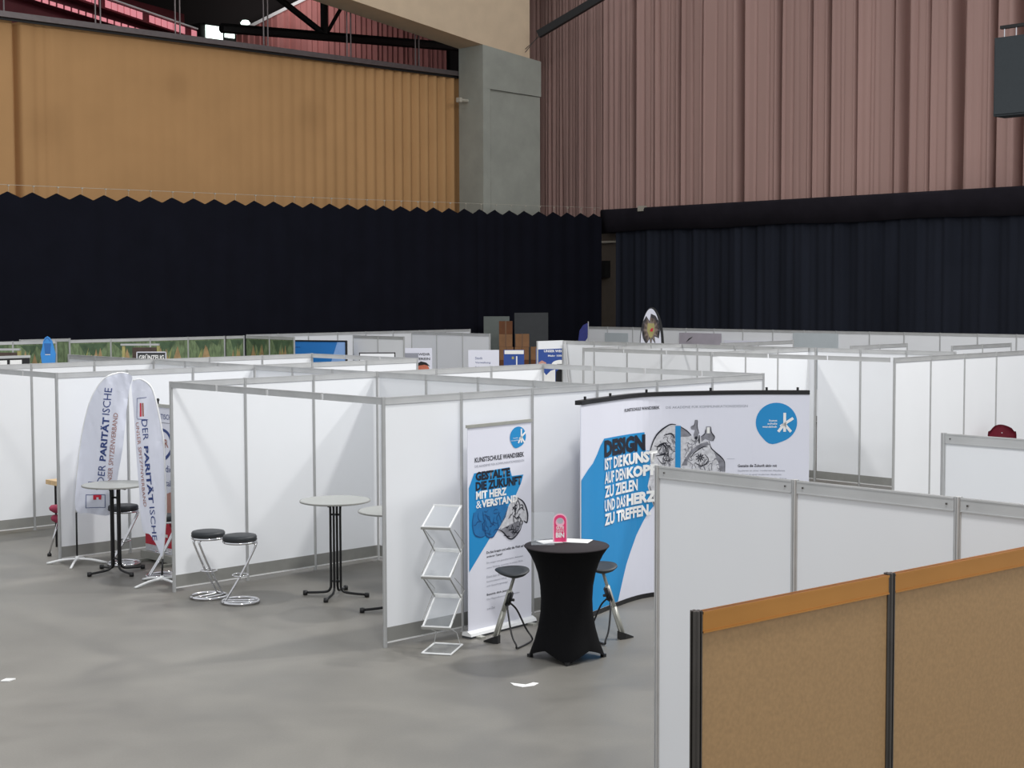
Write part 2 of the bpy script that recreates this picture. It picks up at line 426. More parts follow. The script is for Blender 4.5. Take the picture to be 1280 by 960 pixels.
# loudspeaker hanging at the right
sp = thing('hanging_loudspeaker', 'dark grey loudspeaker hanging from a bar before the pink curtain', 'loudspeaker', (22, 5.2, 7.3))
obj('cabinet', box(nb(), 0, -.52, 0, .5, .51, 1.72), 'speaker', sp)
obj('grille', box(nb(), -.03, -.49, .04, 0, .48, 1.68), 'speaker', sp)
obj('mounting_bar', box(nb(), .15, -.9, 1.93, .25, .47, 2.0), 'steel_black', sp)
for yy in (.38, .1, -.3): obj('shackle', tube(nb(), [(.2, yy, 1.72), (.2, yy, 1.95)], .02, 6), 'chrome', sp)
obj('suspension_cable', tube(nb(), [(.2, -.1, 2.0), (.2, -.1, 7.5)], .015, 5), 'steel_black', sp)

# rear roof space seen over the ochre curtain
gp = thing('pleated_gable_cladding', 'ribbed pink gable cladding seen through the gap above the ochre curtain', 'cladding')
bm = nb(); xs = []; x = 19.0
while x < 29: xs.append(x); x += .12
def gtop(x): return 11.75+(x-19.0)*.53 if x < 22.7 else 13.7
pv = None
for i, x in enumerate(xs):
    y = 32-(.1 if i % 2 else 0)-(.05 if i % 5 == 0 else 0)
    cur = (bm.verts.new((x, y, 9)), bm.verts.new((x, y, gtop(x))))
    if pv: bm.faces.new((pv[0], cur[0], cur[1], pv[1]))
    pv = cur
obj('ribbed_sheet', bm, 'gable_pink', gp)
bm = nb(); tube(bm, [(19.0, 31.8, 11.8), (22.7, 31.8, 13.76), (24.2, 31.8, 13.6)], .06, 6); obj('edge_trim', bm, 'white_metal', gp)
ts = thing('black_roof_truss', 'black steel roof truss in front of the pink gable', 'truss')
bm = nb()
for a, b2, r in (((16.5, 28, 11.42), (26.5, 28, 11.92), .15), ((17.6, 28, 13.1), (20.4, 28, 11.65), .1), ((20.35, 28, 11.65), (20.35, 28, 13.8), .13), ((20.4, 28, 11.65), (21.5, 28, 13.3), .06), ((26.3, 28, 11.8), (21, 28, 13.3), .09)):
    tube(bm, [a, b2], r, 6)
obj('truss_members', bm, 'steel_black', ts)
rb = thing('red_roof_window_band', 'dark red roof beam with a row of backlit pink panes at upper left', 'roof window')
def slant(name, xa, za, xb, zb, th, y, dy, mat, par, smoothn=None):
    bm = nb(); prism(bm, [(xa, za), (xb, zb), (xb, zb+th), (xa, za+th)], y, y+dy, lambda a, b2, c: (a, c, b2)); return obj(name, bm, mat, par)
slant('beam', 9.5, 12.05, 15.6, 10.98, .26, 28, .3, 'red_steel', rb)
slant('beam', 9.5, 11.62, 14.6, 10.82, .12, 28, .3, 'red_steel', rb)
slant('backing', 8.5, 11.0, 15.6, 10.2, 1.6, 28.6, .1, 'red_steel', rb)
slant('edge_rail', 11.2, 12.04, 15.6, 11.25, .04, 27.85, .1, 'white_metal', rb)
for i in range(22):
    xa = 11.2+i*.2
    if i % 7 == 6: continue
    z = 11.78-(xa-11.2)*.178
    slant('pane', xa, z-.0, xa+.17, z-.03, .2, 27.88, .03, 'skylight_pink', rb)
for i in range(16):
    xa = 10.3+i*.22; z = 11.5-(xa-10.3)*.157
    slant('pane', xa, z, xa+.16, z-.025, .1, 27.95, .03, 'skylight_pink', rb)
rw = thing('bright_roof_window', 'small bright white window high up behind the ochre curtain track', 'window')
obj('pane', box(nb(), 17.86, 30.98, 11.6, 18.5, 31, 12.06), 'window_light', rw)
obj('pane', box(nb(), 18.54, 30.98, 11.75, 18.95, 31, 12.02), 'window_light', rw)
obj('frame', box(box(nb(), 17.8, 30.94, 12.06, 19.05, 31.05, 12.12), 18.5, 30.94, 11.6, 18.54, 31.05, 12.06), 'steel_black', rw)
obj('mounting_box', box(nb(), 17.7, 31.05, 11.5, 19.05, 33.2, 12.12), 'wall_dark', rw)
tag(obj('round_roof_lamp', lathe(nb(), [(0, 0), (.14, .02), (.16, .06), (.1, .14), (0, .16)], 16), 'window_light', None, True, (19.25, 30.8, 12.2)), 'small glaring lamp beside the bright roof window', 'lamp')

# ------------------------------------------------------------------ exhibition partition system
def post_mesh(h, mat, r=.021):
    pts = []
    for k in range(8):
        a = 2*PI*k/8+PI/8
        p0 = Vector((r*math.cos(a), r*math.sin(a))); a2 = a+2*PI/8
        p1 = Vector((r*math.cos(a2), r*math.sin(a2))); mid = (p0+p1)/2
        tdir = (p1-p0).normalized(); nin = -mid.normalized()
        pts += [p0, mid-tdir*.003, mid-tdir*.003+nin*.006, mid+tdir*.003+nin*.006, mid+tdir*.003]
    bm = nb(); prism(bm, [(p.x, p.y) for p in pts], 0, h)
    return finish(bm, 'post', mat)
POSTS = {k: post_mesh(H, k) for k in ('alu', 'dark_post')}
cache = {}
def bay_meshes(L, pm, rm):
    key = (round(L, 3), pm, rm)
    if key in cache: return cache[key]
    g = .018
    p = finish(box(nb(), g, -.004, .19, L-g, .004, H-.065), 'panel', pm)
    t = nb(); box(t, g, -.011, H-.07, L-g, .011, H-.004); box(t, g, -.014, H-.012, L-g, .014, H-.004); box(t, g, -.014, H-.072, L-g, .014, H-.066)
    t = finish(t, 'top_rail', rm)
    q = nb(); box(q, g, -.011, .055, L-g, .011, .195)
    q = finish(q, 'bottom_rail', 'alu_dark' if rm == 'alu' else rm)
    l = finish(box(nb(), g, -.016, .042, L-g, .016, .056), 'bottom_lip', 'lip')
    sc_ = finish(box(nb(), .052, -.0165, H-.043, .061, -.0145, H-.034), 'rail_screw', 'dark_post')
    cache[key] = (p, t, q, l, sc_); return cache[key]
def wall(label, x, y, ang, n, L, pm='panel', rm='alu', first=True, last=True, screws=False, group=None, name='booth_divider'):
    t = thing(name, label, 'partition', (x, y, 0), math.radians(ang), group)
    p, r, q, l, s_ = bay_meshes(L, pm, rm)
    pmz = POSTS['dark_post' if rm == 'alu_warm_reflection' else 'alu']
    for i in range(n+1):
        if (i == 0 and not first) or (i == n and not last): continue
        link_mesh('post', pmz, t, (i*L, 0, 0))
    for i in range(n):
        link_mesh('panel', p, t, (i*L, 0, 0)); rl = link_mesh('top_rail', r, t, (i*L, 0, 0))
        link_mesh('bottom_rail', q, t, (i*L, 0, 0)); link_mesh('bottom_lip', l, t, (i*L, 0, 0))
        if screws:
            link_mesh('rail_screw', s_, rl, (0, 0, 0)); link_mesh('rail_screw', s_, rl, (L-.113, 0, 0))
    return t
def header(label, x, y, ang, n, L, first=False, last=False):
    t = thing('header_rail', label, 'rail', (x, y, 0), math.radians(ang))
    r = bay_meshes(L, 'panel', 'alu')[1]
    for i in range(n): link_mesh('top_rail', r, t, (i*L, 0, 0))
    if first: link_mesh('post', POSTS['alu'], t)
    if last: link_mesh('post', POSTS['alu'], t, (n*L, 0, 0))
    return t
# front booth block
wall('white partition wall behind the design display and the draped bar table', 0, 0, 0, 6, 1.0)
wall('white partition wall behind the two chrome stools and the bar table', 0, 3.84, 0, 6, 1.0)
wall('white dividing wall inside the booth block behind the design display', 3, .03, 90, 4, .945, first=False, last=False)
header('header rail across the open front of the booth with two chrome stools', 0, 0, 90, 4, .96)
header('header rail closing the far end of the booth block behind the design display', 6, 0, 90, 4, .96)
# second block
wall('white partition wall behind the two white beach flags', 0, 6.59, 0, 6, 1.0)
wall('white partition wall one aisle behind the flags, starting left of the picture', -2, 9.31, 0, 8, 1.0)
wall('white dividing wall spanning the aisle behind the booth with chrome stools', 3, 3.87, 90, 3, 2.69/3, first=False, last=False)
wall('white dividing wall between the flag booth wall and the wall behind it', 3, 6.62, 90, 3, 2.66/3, first=False, last=False)
header('header rail over the open booth at far left above the wooden table', 0, 6.59, 90, 3, 2.72/3)
header('header rail over the blue banner at the right end of the second block', 6, 6.59, 90, 3, 2.72/3)
wall('white low-looking wall end in front of the green forest-print panels', 3, 9.34, 90, 3, .89, first=False)
# right-hand block
wall('long white back wall of the right block seen beneath the header rails', 13.75, 4.62, 90, 7, .91, last=True)
wall('white two-bay wall in the corner beside the round logo of the display', 13.75, 4.59, -90, 3, .92, first=False)
wall('white side wall of the right block just right of the design display', 10.95, 4.77, 0, 3, .93, last=False)
header('header rail across the left booth of the right block', 10.95, 4.77, 90, 3, .99, last=True)
header('header rail joining the right block corner posts above the two-bay wall', 10.95, 1.3, 90, 3, 3.44/3)
header('thin far header rail at the left end of the right block', 10.95, 7.74, 0, 3, .93)
wall('white wall running out of the picture behind the red chair', 11, 1.27, 0, 6, 1.03)
hf = thing('fascia_header', 'white fascia board between two posts above the blue poster', 'header', (13.75, 11.0, 0), PI)
obj('fascia_board', box(nb(), 0, -.02, 2.26, .75, .02, H), 'panel', hf)
link_mesh('post', POSTS['alu'], hf, (.75, 0, 0))
# foreground walls
wall('near white partition wall with screwed rails in the right foreground', -2.53, -5.63, -90, 5, .955, screws=True)
wall('near brown partition wall at the lower right corner', -5.49, -8.33, -4.2, 3, .985, 'brown_panel', 'alu_warm_reflection', last=False)
wall('white partition wall at the right edge between foreground and red chair', .42, -5.74, -90, 4, 1.2, screws=True)
# far blocks
wall('far white wall of the back right aisle, under the pleated black drape', 24, 3.12, 90, 17, 1.0)
wall('small white far wall with a lilac poster below the pleated drape', 14.6, 7.45, 0, 2, 1.2)
wall('short far white wall end above the corner booth rail', 15, 4.7, 0, 2, .96)
wall('short far white wall near the right picture edge', 16.2, 3.3, 0, 2, 1.1)
fol = []
fol.append(wall('green forest-print wall behind the blue board-shaped sign', 2.6, 19.5, 0, 4, 1.0, 'leaf_green'))
fol.append(wall('long green forest-print wall behind the white letter sign', 6.92, 19.5, 0, 4, 1.0, 'leaf_green'))
fol.append(wall('short green forest-print wall bay before the corner left of the blue banner', 10.95, 19.5, 0, 1, .52, 'leaf_green', first=False))
fol.append(wall('green forest-print side wall left of the wide blue banner', 11.5, 19.46, -90, 2, .99, 'leaf_green', first=False))
fol.append(wall('dark green forest-print wall in the gap right of the blue board sign', 6.3, 20.6, 0, 1, 1.2, 'leaf_green'))
wall('far white wall right of the wide blue banner along the black drape', 12.03, 20.2, 0, 8, .93)
wall('far white side wall left of the stacked cardboard boxes', 16.5, 16.2, 90, 3, 1.0)
wall('short far white wall beside the wide blue banner', 13.4, 15.8, 90, 2, .95)
# forest print: triangular leaf shapes on the green panels
rnd = random.Random(3)
for fw, n in zip(fol, (4, 4, 1, 2, 1)):
    fn = lambda s, t, off: Vector((s, -.004-off, t))
    Lb = .58 if (n == 1 and fw is fol[2]) else 1.0
    for mat, nm, off, cnt in (('leaf_dark', 'printed_dark_leaves', .002, 4), ('leaf_tan', 'printed_tan_leaves', .003, 3), ('leaf_olive', 'printed_olive_leaves', .004, 2)):
        bm = nb()
        for i in range(n):
            for k in range(cnt):
                wdt = rnd.uniform(.1, .17)*Lb; cx = (i+rnd.uniform(.25, .75))*Lb
                if mat == 'leaf_tan': pts = [(cx-wdt*1.3, 1.6), (cx+wdt*1.3, 1.6), (cx+wdt*.1, 2.15+rnd.uniform(-.12, .1))]
                elif mat == 'leaf_olive': pts = [(cx-wdt*.9, 1.6), (cx-wdt*.2, 1.6), (cx+wdt*.8, 2.26+rnd.uniform(-.1, .03))]
                else: pts = [(cx-wdt*1.3, 2.33), (cx+rnd.uniform(-.1, .1)*Lb, 2.1+rnd.uniform(-.1, .1)), (cx+wdt*1.3, 2.33)]
                bm.faces.new([bm.verts.new(fn(a, b2, off+k*.0003)) for a, b2 in pts])
        tag(obj(nm, bm, mat, fw), kind='stuff')

# ------------------------------------------------------------------ bar tables
def make_bar_table(label, loc, rz, group=None):
    t = thing('bar_table', label, 'table', loc, rz, group)
    obj('table_top', lathe(nb(), [(0, 1.075), (.385, 1.075), (.395, 1.08), (.395, 1.092), (.388, 1.098), (0, 1.098)], 48), 'grey_top', t)
    obj('edge_band', lathe(nb(), [(.396, 1.078), (.399, 1.08), (.399, 1.094), (.396, 1.096), (.396, 1.078)], 48), 'top_edge', t)
    for k in range(4):
        a = k*PI/2; c, s = math.cos(a), math.sin(a)
        P = [(.36, .028), (.2, .036), (.1, .05), (.065, .09), (.058, .16), (.058, .6), (.058, .98), (.066, 1.03), (.1, 1.055), (.16, 1.06), (.25, 1.06)]
        obj('leg', tube(nb(), smooth_path([(r*c, r*s, z) for r, z in P], 3), .0145, 8), 'black_metal', t, True)
        l = obj('foot_cap', lathe(nb(), [(0, 0), (.026, 0), (.028, .02), (.026, .05), (0, .052)], 12, .365*c, .365*s), 'black', t, True)
    for z in (.17, .93):
        bm = nb(); tube(bm, [(-.058, 0, z), (.058, 0, z)], .012, 6); obj('cross_brace', bm, 'black_metal', t)
        bm = nb(); tube(bm, [(0, -.058, z), (0, .058, z)], .012, 6); obj('cross_brace', bm, 'black_metal', t)
    return t
def dup(root, loc, rz, label=None):
    r = root.copy(); C.objects.link(r); r.location = loc; r.rotation_euler = (0, 0, rz)
    if label: r['label'] = label
    for ch in list(root.children):
        c = ch.copy(); C.objects.link(c); c.parent = r
        for g in ch.children:
            d = g.copy(); C.objects.link(d); d.parent = c
    return r
bt1 = make_bar_table('round grey bar table standing alone before the white wall with two stools', (1.19, 2.35, 0), math.radians(125), 'round bar tables')
dup(bt1, (.145, 5.42, 0), math.radians(90), 'round grey bar table in front of the white beach flags')
dup(bt1, (1.16, 1.25, 0), math.radians(150), 'round bar table half hidden behind the corner post of the display booth')

# ------------------------------------------------------------------ chrome z-shaped stools
def make_stool(label, loc, rz):
    t = thing('bar_stool', label, 'stool', loc, rz, 'chrome bar stools')
    ring = [(.2*math.cos(a), .2*math.sin(a), .02) for a in [2*PI*k/40 for k in range(40)]]
    bm = nb(); tube(bm, ring, .0165, 8, True); obj('base_ring', bm, 'chrome', t, True)
    obj('seat_ring', tube(nb(), [(.178*math.cos(2*PI*k/36), .178*math.sin(2*PI*k/36), .685) for k in range(36)], .015, 8, True), 'chrome', t, True)
    for s in (-1, 1):
        y = s*.045
        P = [(.12, y, .68), (-.1, y, .68), (-.165, y, .665), (-.17, y, .63), (-.02, y, .33), (.15, y, .05), (.165, y, .022), (.12, y*1.2, .018), (-.19, y*1.2, .018)]
        P = [(-a, b2, c) for a, b2, c in P]
        obj('leg_tube', tube(nb(), smooth_path(P, 3), .0125, 8), 'chrome', t, True)
    fr = [(.035+.085*math.cos(a), .1*math.sin(a), .31) for a in [2*PI*k/24 for k in range(24)]]
    obj('footrest', tube(nb(), [(-.035+x*1.0, y, z) for x, y, z in fr], .008, 6, True), 'chrome', t, True)
    obj('seat', lathe(nb(), [(0, .69), (.17, .69), (.186, .705), (.188, .74), (.178, .757), (.14, .764), (0, .766)], 40), 'seat_black', t, True)
    obj('seat_piping', tube(nb(), [(.187*math.cos(2*PI*k/36), .187*math.sin(2*PI*k/36), .708) for k in range(36)], .005, 6, True), 'black', t, True)
    return t
# leg leans from -x side at the top... orientation chosen per stool
s1 = make_stool('chrome bar stool with black round seat, left of the pair by the wall', (.115, 3.29, 0), math.radians(190))
dup(s1, (.21, 2.8, 0), math.radians(-38), 'chrome bar stool with black round seat, right of the pair by the wall')
dup(s1, (.5, 5.86, 0), math.radians(-25), 'chrome bar stool behind the bar table at the beach flags')
dup(s1, (.4, 4.75, 0), math.radians(-25), 'chrome bar stool mostly hidden behind the booth corner post and flag pole')

# ------------------------------------------------------------------ beach flags
FR = Vector((.7215, -.6924, 0)); FN = Vector((-.6924, -.7215, 0))
def flag(label, base, outline, pole, texts, ang0):
    t = thing('beach_flag', label, 'flag', (base[0], base[1], 0))
    fn = lambda s, tt, off: Vector((FR.x*s, FR.y*s, tt))+FN*(off+.02+.018*math.sin(s*9+tt*2.2)+.01*math.sin(s*31-tt*5)+.005*math.sin(s*57+tt*17))
    # cloth as a fine grid clipped to the outline
    bm = poly_flat([(p.x, p.y) for p in smooth_path([(a, b2, 0) for a, b2 in outline], 4, True)])
    for k in range(-8, 20):
        s = k*.05
        bmesh.ops.bisect_plane(bm, geom=bm.verts[:]+bm.edges[:]+bm.faces[:], plane_co=(s, 0, 0), plane_no=(1, 0, 0))
    for k in range(1, 25):
        bmesh.ops.bisect_plane(bm, geom=bm.verts[:]+bm.edges[:]+bm.faces[:], plane_co=(0, k*.1, 0), plane_no=(0, 1, 0))
    for v in bm.verts: v.co = fn(v.co.x, v.co.y, 0)
    bmesh.ops.recalc_face_normals(bm, faces=bm.faces[:])
    cl = obj('cloth', bm, 'flag_cloth', t, True)
    hem = smooth_path([(a, b2, 0) for a, b2 in pole], 5)
    obj('pole', tube(nb(), [fn(p.x, p.y, -.02) for p in hem], .012, 6), 'white_metal', t, True)
    obj('lower_pole', tube(nb(), [(0, 0, .06), tuple(fn(pole[0][0], pole[0][1], -.02))], .012, 8), 'black', t, True)
    obj('hub', lathe(nb(), [(0, .045), (.03, .045), (.03, .075), (.016, .1), (0, .1)], 12), 'white_metal', t, True)
    for k in range(4):
        a = ang0+k*PI/2; c, s = math.cos(a), math.sin(a)
        P = smooth_path([(.02*c, .02*s, .062), (.18*c, .18*s, .05), (.38*c, .38*s, .006)], 5)
        bm = nb(); tube(bm, P, .016, 8)
        for v in bm.verts: v.co.z = max(.001, v.co.z*.999)
        obj('foot_bar', bm, 'white_metal', t, True)
    for (txt, mat, s0, t0, wd, ht, rot, bold) in texts:
        if txt[0] == '#':
            bmx = poly_flat([(s0, t0), (s0+wd, t0), (s0+wd, t0+ht), (s0, t0+ht)])
            a = rot
            for v in bmx.verts:
                x, y = v.co.x-s0, v.co.y-t0; v.co.x = s0+x*math.cos(a)-y*math.sin(a); v.co.y = t0+x*math.sin(a)+y*math.cos(a)
        else: bmx = text_flat(txt, s0, t0, wd, ht, bold, rot)
        for k in range(1, 25):
            bmesh.ops.bisect_plane(bmx, geom=bmx.verts[:]+bmx.edges[:]+bmx.faces[:], plane_co=(0, k*.1, 0), plane_no=(0, 1, 0))
        lay(bmx, fn, [k*.05 for k in range(-8, 20)], .006, mat, cl, 'lettering' if txt[0] != '#' else 'printed_mark')
    return t
o1 = [(0.005, .697), (.035, 1.168), (.095, 1.628), (.183, 1.984), (.289, 2.218), (.424, 2.37), (.577, 2.42), (.679, 2.42), (.745, 2.375), (.706, 2.237), (.672, 2.034), (.647, 1.779), (.611, 1.473), (.554, 1.167), (.498, .911), (.443, .645), (.299, .624), (.157, .656)]
r1 = math.atan2(1.22, .14)
flag('larger white beach flag at left, lettering reading upward, with crossed white feet', (.1, 6.33), o1,
     [(0.005, .66), (.03, 1.168), (.09, 1.628), (.178, 1.984), (.285, 2.222), (.42, 2.378), (.577, 2.428), (.69, 2.42)],
     [('DER', 'print_navy', .362, 1.02, .24, .09, r1, .0), ('PARITÄT', 'print_navy', .392, 1.31, .56, .1, r1, .03), ('ISCHE', 'print_navy', .455, 1.9, .34, .09, r1, 0),
      ('UNSER SPITZENVERBAND', 'print_rust', .46, .99, .94, .06, r1, 0),
      ('#', 'print_navy', .131, .881, .245, .007, 0, 0), ('#', 'print_navy', .131, .717, .245, .007, 0, 0), ('#', 'print_navy', .131, .717, .007, .164, 0, 0), ('#', 'print_navy', .37, .717, .007, .164, 0, 0),
      ('#', 'print_navy', .165, 1.045, .1, .007, 0, 0), ('#', 'print_navy', .165, .98, .007, .07, 0, 0),
      ('#', 'print_red', .225, .82, .035, .06, 0, 0), ('#', 'print_red', .285, .82, .035, .06, 0, 0), ('#', 'print_red', .225, .85, .1, .03, 0, 0)], math.radians(50))
o2 = [(-.312, 2.371), (-.283, 2.409), (-.208, 2.418), (-.115, 2.352), (-.051, 2.201), (.001, 1.946), (.042, 1.615), (.055, 1.236), (.058, .856), (.043, .552), (.011, .332), (-.053, .476), (-.126, .59), (-.201, .619), (-.227, .762), (-.241, 1.047), (-.263, 1.427), (-.275, 1.805), (-.297, 2.135)]
r2 = math.atan2(-1.2, .09)
flag('smaller white beach flag at the booth corner, lettering reading downward, with red mark', (.16, 4.38), o2,
     [(.015, .3), (.062, .856), (.06, 1.236), (.048, 1.615), (.006, 1.946), (-.046, 2.205), (-.11, 2.358), (-.208, 2.425), (-.3, 2.41)],
     [('DER', 'print_navy', -.2, 1.95, .24, .062, r2, 0), ('PARITÄT', 'print_navy', -.18, 1.64, .68, .068, r2, .03), ('ISCHE', 'print_navy', -.125, .92, .4, .06, r2, 0),
      ('UNSER SPITZENVERBAND', 'print_rust', -.265, 1.92, 1.0, .035, r2, 0),
      ('#', 'print_navy', -.25, 2.2, .11, .006, .1, 0), ('#', 'print_navy', -.245, 1.96, .12, .006, -.1, 0), ('#', 'print_navy', -.25, 1.97, .005, .23, 0, 0),
      ('#', 'print_red', -.215, 1.99, .018, .16, 0, 0), ('#', 'print_rust', -.19, 1.99, .018, .16, 0, 0)], math.radians(5))

# ------------------------------------------------------------------ membership roll-up beside the flags
rw2 = thing('roll_up_banner', 'white roll-up banner with red foot strip behind the booth corner post', 'banner', (.93, 6.05, 0), -PI/2)
obj('sheet', box(nb(), 0, -.006, .12, .85, .006, 2.0), 'print_white', rw2)
obj('top_bar', box(nb(), -.01, -.02, 1.99, .86, .02, 2.03), 'silver_post', rw2)
obj('cassette', box(nb(), -.01, -.08, .03, .86, .08, .12), 'silver_post', rw2)
obj('support_foot', box(nb(), .1, -.2, 0, .16, .2, .03), 'silver_post', rw2); obj('support_foot', box(nb(), .68, -.2, 0, .74, .2, .03), 'silver_post', rw2)
obj('pole_knob', lathe(nb(), [(0, 2.03), (.012, 2.03), (.012, 2.06), (.022, 2.08), (.012, 2.1), (0, 2.1)], 10, .35), 'black', rw2, True)
fn = lambda s, t, off: Vector((s, -.006-off, t))
LAY = lambda bmx, mat, nm, par, off=.003, f=None: lay(bmx, f or fn, [], off, mat, par, nm)
LAY(text_flat('PARITÄTISCHER', .12, 1.84, .66, .08), 'print_navy', 'lettering', rw2)
LAY(poly_flat([(.13, 1.79), (.7, 1.79), (.7, 1.8), (.13, 1.8)]), 'print_grey', 'printed_line', rw2)
LAY(ribbon([(.24, 1.68), (.42, 1.71), (.6, 1.66), (.68, 1.5), (.55, 1.36), (.36, 1.3), (.26, 1.3)], .045), 'print_navy', 'printed_mark', rw2)
LAY(text_flat('WIR', .3, 1.45, .3, .11, .02, .12), 'print_rust', 'lettering', rw2)
LAY(text_flat('für dich', .33, 1.17, .4, .09, 0), 'print_navy', 'lettering', rw2)
LAY(text_flat('gestalten', .35, .97, .45, .1, 0), 'print_navy', 'lettering', rw2)
LAY(poly_flat([(.5, .88), (.62, .92), (.85, .9), (.85, .35), (.66, .4), (.56, .55), (.5, .66), (.46, .78)]), 'skin_print', 'printed_figure', rw2)
LAY(poly_flat([(0, .13), (.85, .13), (.85, .2), (0, .2)]), 'ink_light', 'printed_strip', rw2)
LAY(poly_flat([(0, .2), (.85, .2), (.85, .52), (0, .52)]), 'print_red', 'printed_strip', rw2)
LAY(poly_flat([(.1, .34), (.55, .33), (.55, .37), (.1, .38)]), 'paper', 'printed_line', rw2, .006)
# ------------------------------------------------------------------ zigzag brochure stand
bs = thing('brochure_stand', 'folding zigzag brochure stand of clear acrylic and silver frames', 'stand', (.325, -.464, 0), math.radians(-57))
W2 = .132; YF, YB = -.2, .22
seq = [(YB, .47, YF, .262), (YF, .742, YB, .47), (YB, .917, YF, .742), (YF, 1.214, YB, .917), (YB, 1.362, YF, 1.214)]
for i, (y1, z1, y0, z0) in enumerate(seq):
    for s in (-1, 1):
        obj('side_bar', tube(nb(), [(s*W2, y0, z0), (s*W2, y1, z1)], .0105 if i % 2 == 0 else .007, 4), 'white_metal' if i % 2 == 0 else 'alu_dark', bs)
    sh = nb(); mxn = Vector((0, -(z1-z0), (y1-y0))).normalized()*.003
    v = [sh.verts.new(p) for p in ((-W2, y0, z0), (W2, y0, z0), (W2, y1, z1), (-W2, y1, z1))]; sh.faces.new(v)
    v2 = [sh.verts.new(x.co+mxn) for x in v]; sh.faces.new(v2[::-1])
    for k in range(4): sh.faces.new((v[k], v2[k], v2[(k+1) % 4], v[(k+1) % 4]))
    obj('acrylic_tray', sh, 'acrylic', bs)
for z in (.262, .742, 1.214):
    obj('front_bar', box(nb(), -W2-.012, YF-.012, z-.018, W2+.012, YF+.006, z+.004), 'alu_dark', bs)
    obj('front_lip', box(nb(), -W2-.012, YF-.014, z+.004, W2+.012, YF+.004, z+.014), 'white_metal', bs)
for z in (.47, .917): obj('back_bar', box(nb(), -W2-.008, YB-.008, z-.004, W2+.008, YB+.008, z+.032), 'white_metal', bs)
obj('top_bar', box(nb(), -W2-.012, YB-.008, 1.356, W2+.012, YB+.006, 1.376), 'white_metal', bs)
for s in (-1, 1):
    for z0, z1 in ((.3, .74), (.75, 1.2)):
        x = s*(W2+.018); obj('scissor_wire', tube(nb(), [(x, YF+.05, z0+.02), (x, YB+.06, (z0+z1)/2+.02), (x, YF+.12, z1-.02)], .0035, 5), 'alu_dark', bs)
    obj('clear_leg_edge', tube(nb(), [(s*W2, YB-.04, .02), (s*(W2-.03), YB-.06, .14), (s*(W2-.01), YF+.02, .262)], .004, 5), 'alu', bs)
obj('base_plate', box(nb(), -W2, YF, .004, W2, YB, .012), 'acrylic', bs)
for a, b2 in (((-W2-.01, YF), (W2+.01, YF)), ((W2+.01, YF), (W2+.01, YB)), ((W2+.01, YB), (-W2-.01, YB)), ((-W2-.01, YB), (-W2-.01, YF))):
    obj('base_bar', tube(nb(), [(a[0], a[1], .011), (b2[0], b2[1], .011)], .01, 6), 'white_metal', bs)

# ------------------------------------------------------------------ art school roll-up
KEY = 'KUNSTSCHULE WANDSBEK'
A = Vector((.84, -.27, 0)); Bq = Vector((1.85, -.18, 0)); dr = (Bq-A).normalized(); nr = Vector((dr.y, -dr.x, 0))
ru = thing('roll_up_banner', 'white and blue roll-up banner with a brain drawing beside the brochure stand', 'banner', A, math.atan2(dr.y, dr.x))
WR = .965
obj('sheet', box(nb(), 0, -.004, .05, WR, .004, 2.10), 'print_white', ru)
obj('top_bar', box(nb(), -.012, -.014, 2.095, WR+.012, .014, 2.125), 'silver_post', ru)
obj('cassette', prism(nb(), [(-.06, .022), (.07, .022), (.06, .06), (.0, .07), (-.05, .05)], -.02, WR+.02, lambda a, b2, c: (c, a, b2)), 'white_metal', ru)
obj('cassette_base', box(nb(), -.02, -.055, 0, WR+.02, .065, .022), 'dark_board', ru)
obj('support_foot', box(nb(), .05, -.13, 0, .12, .13, .02), 'silver_post', ru); obj('support_foot', box(nb(), .84, -.13, 0, .91, .13, .02), 'silver_post', ru)
obj('back_pole', tube(nb(), [(.48, .03, .06), (.48, .03, 2.1)], .01, 6), 'silver_post', ru)
fr = lambda s, t, off: Vector((s, -.004-off, t))
P1 = lambda bmx, mat, nm, off=.003, par=ru: lay(bmx, fr, [], off, mat, par, nm)
P1(poly_flat([(.012, .66), (.012, 1.5), (.09, 1.64), (.62, 1.655), (.66, 1.56), (.84, 1.56), (.80, 1.47), (.72, 1.36), (.52, 1.16)]), 'print_blue', 'printed_blue_shape', .002)
def blob(cx, cy, rx, ry, tipdx, tipdy):
    pts = []
    for k in range(40):
        a = 2*PI*k/40; f = 1.0
        da = (a-math.atan2(tipdy, tipdx)+PI) % (2*PI)-PI
        f += .13*math.exp(-(da/.35)**2)
        pts.append((cx+rx*f*math.cos(a), cy+ry*f*math.sin(a)))
    return pts
def kmark(cx, cy, k, surf_add):
    for (x0, y0, x1, y1) in ((.02, .1, .02, -.08), (-.02, -.03, .1, .05), (.02, -.01, .08, -.08), (-.04, -.08, .02, .0)):
        bmr = nb(); a = Vector((cx+x0*k, cy+y0*k, 0)); b3 = Vector((cx+x1*k, cy+y1*k, 0)); d = (b3-a).normalized(); n2 = Vector((-d.y, d.x, 0))*.013*k
        bmr.faces.new([bmr.verts.new(p) for p in (a+n2, a-n2, b3-n2, b3+n2)]); surf_add(bmr)
lg = P1(poly_flat(blob(.755, 1.955, .125, .105, -.1, -.3)), 'print_blue', 'logo', .003)
kmark(.79, 1.955, .8, lambda q: P1(q, 'paper', 'logo_mark', .005, lg))
P1(text_flat('kunst', .68, 1.94, .07, .014), 'paper', 'logo_lettering', .005, lg); P1(text_flat('schule wandsbek', .64, 1.915, .12, .014), 'paper', 'logo_lettering', .005, lg)
P1(text_flat(KEY, .10, 1.745, .75, .05, .02), 'print_black', 'lettering')
P1(text_flat('DIE AKADEMIE FÜR KOMMUNIKATIONSDESIGN', .10, 1.695, .75, .028), 'print_grey', 'lettering')
P1(text_flat('GESTALTE', .11, 1.56, .52, .09, .055), 'print_black', 'lettering', .004)
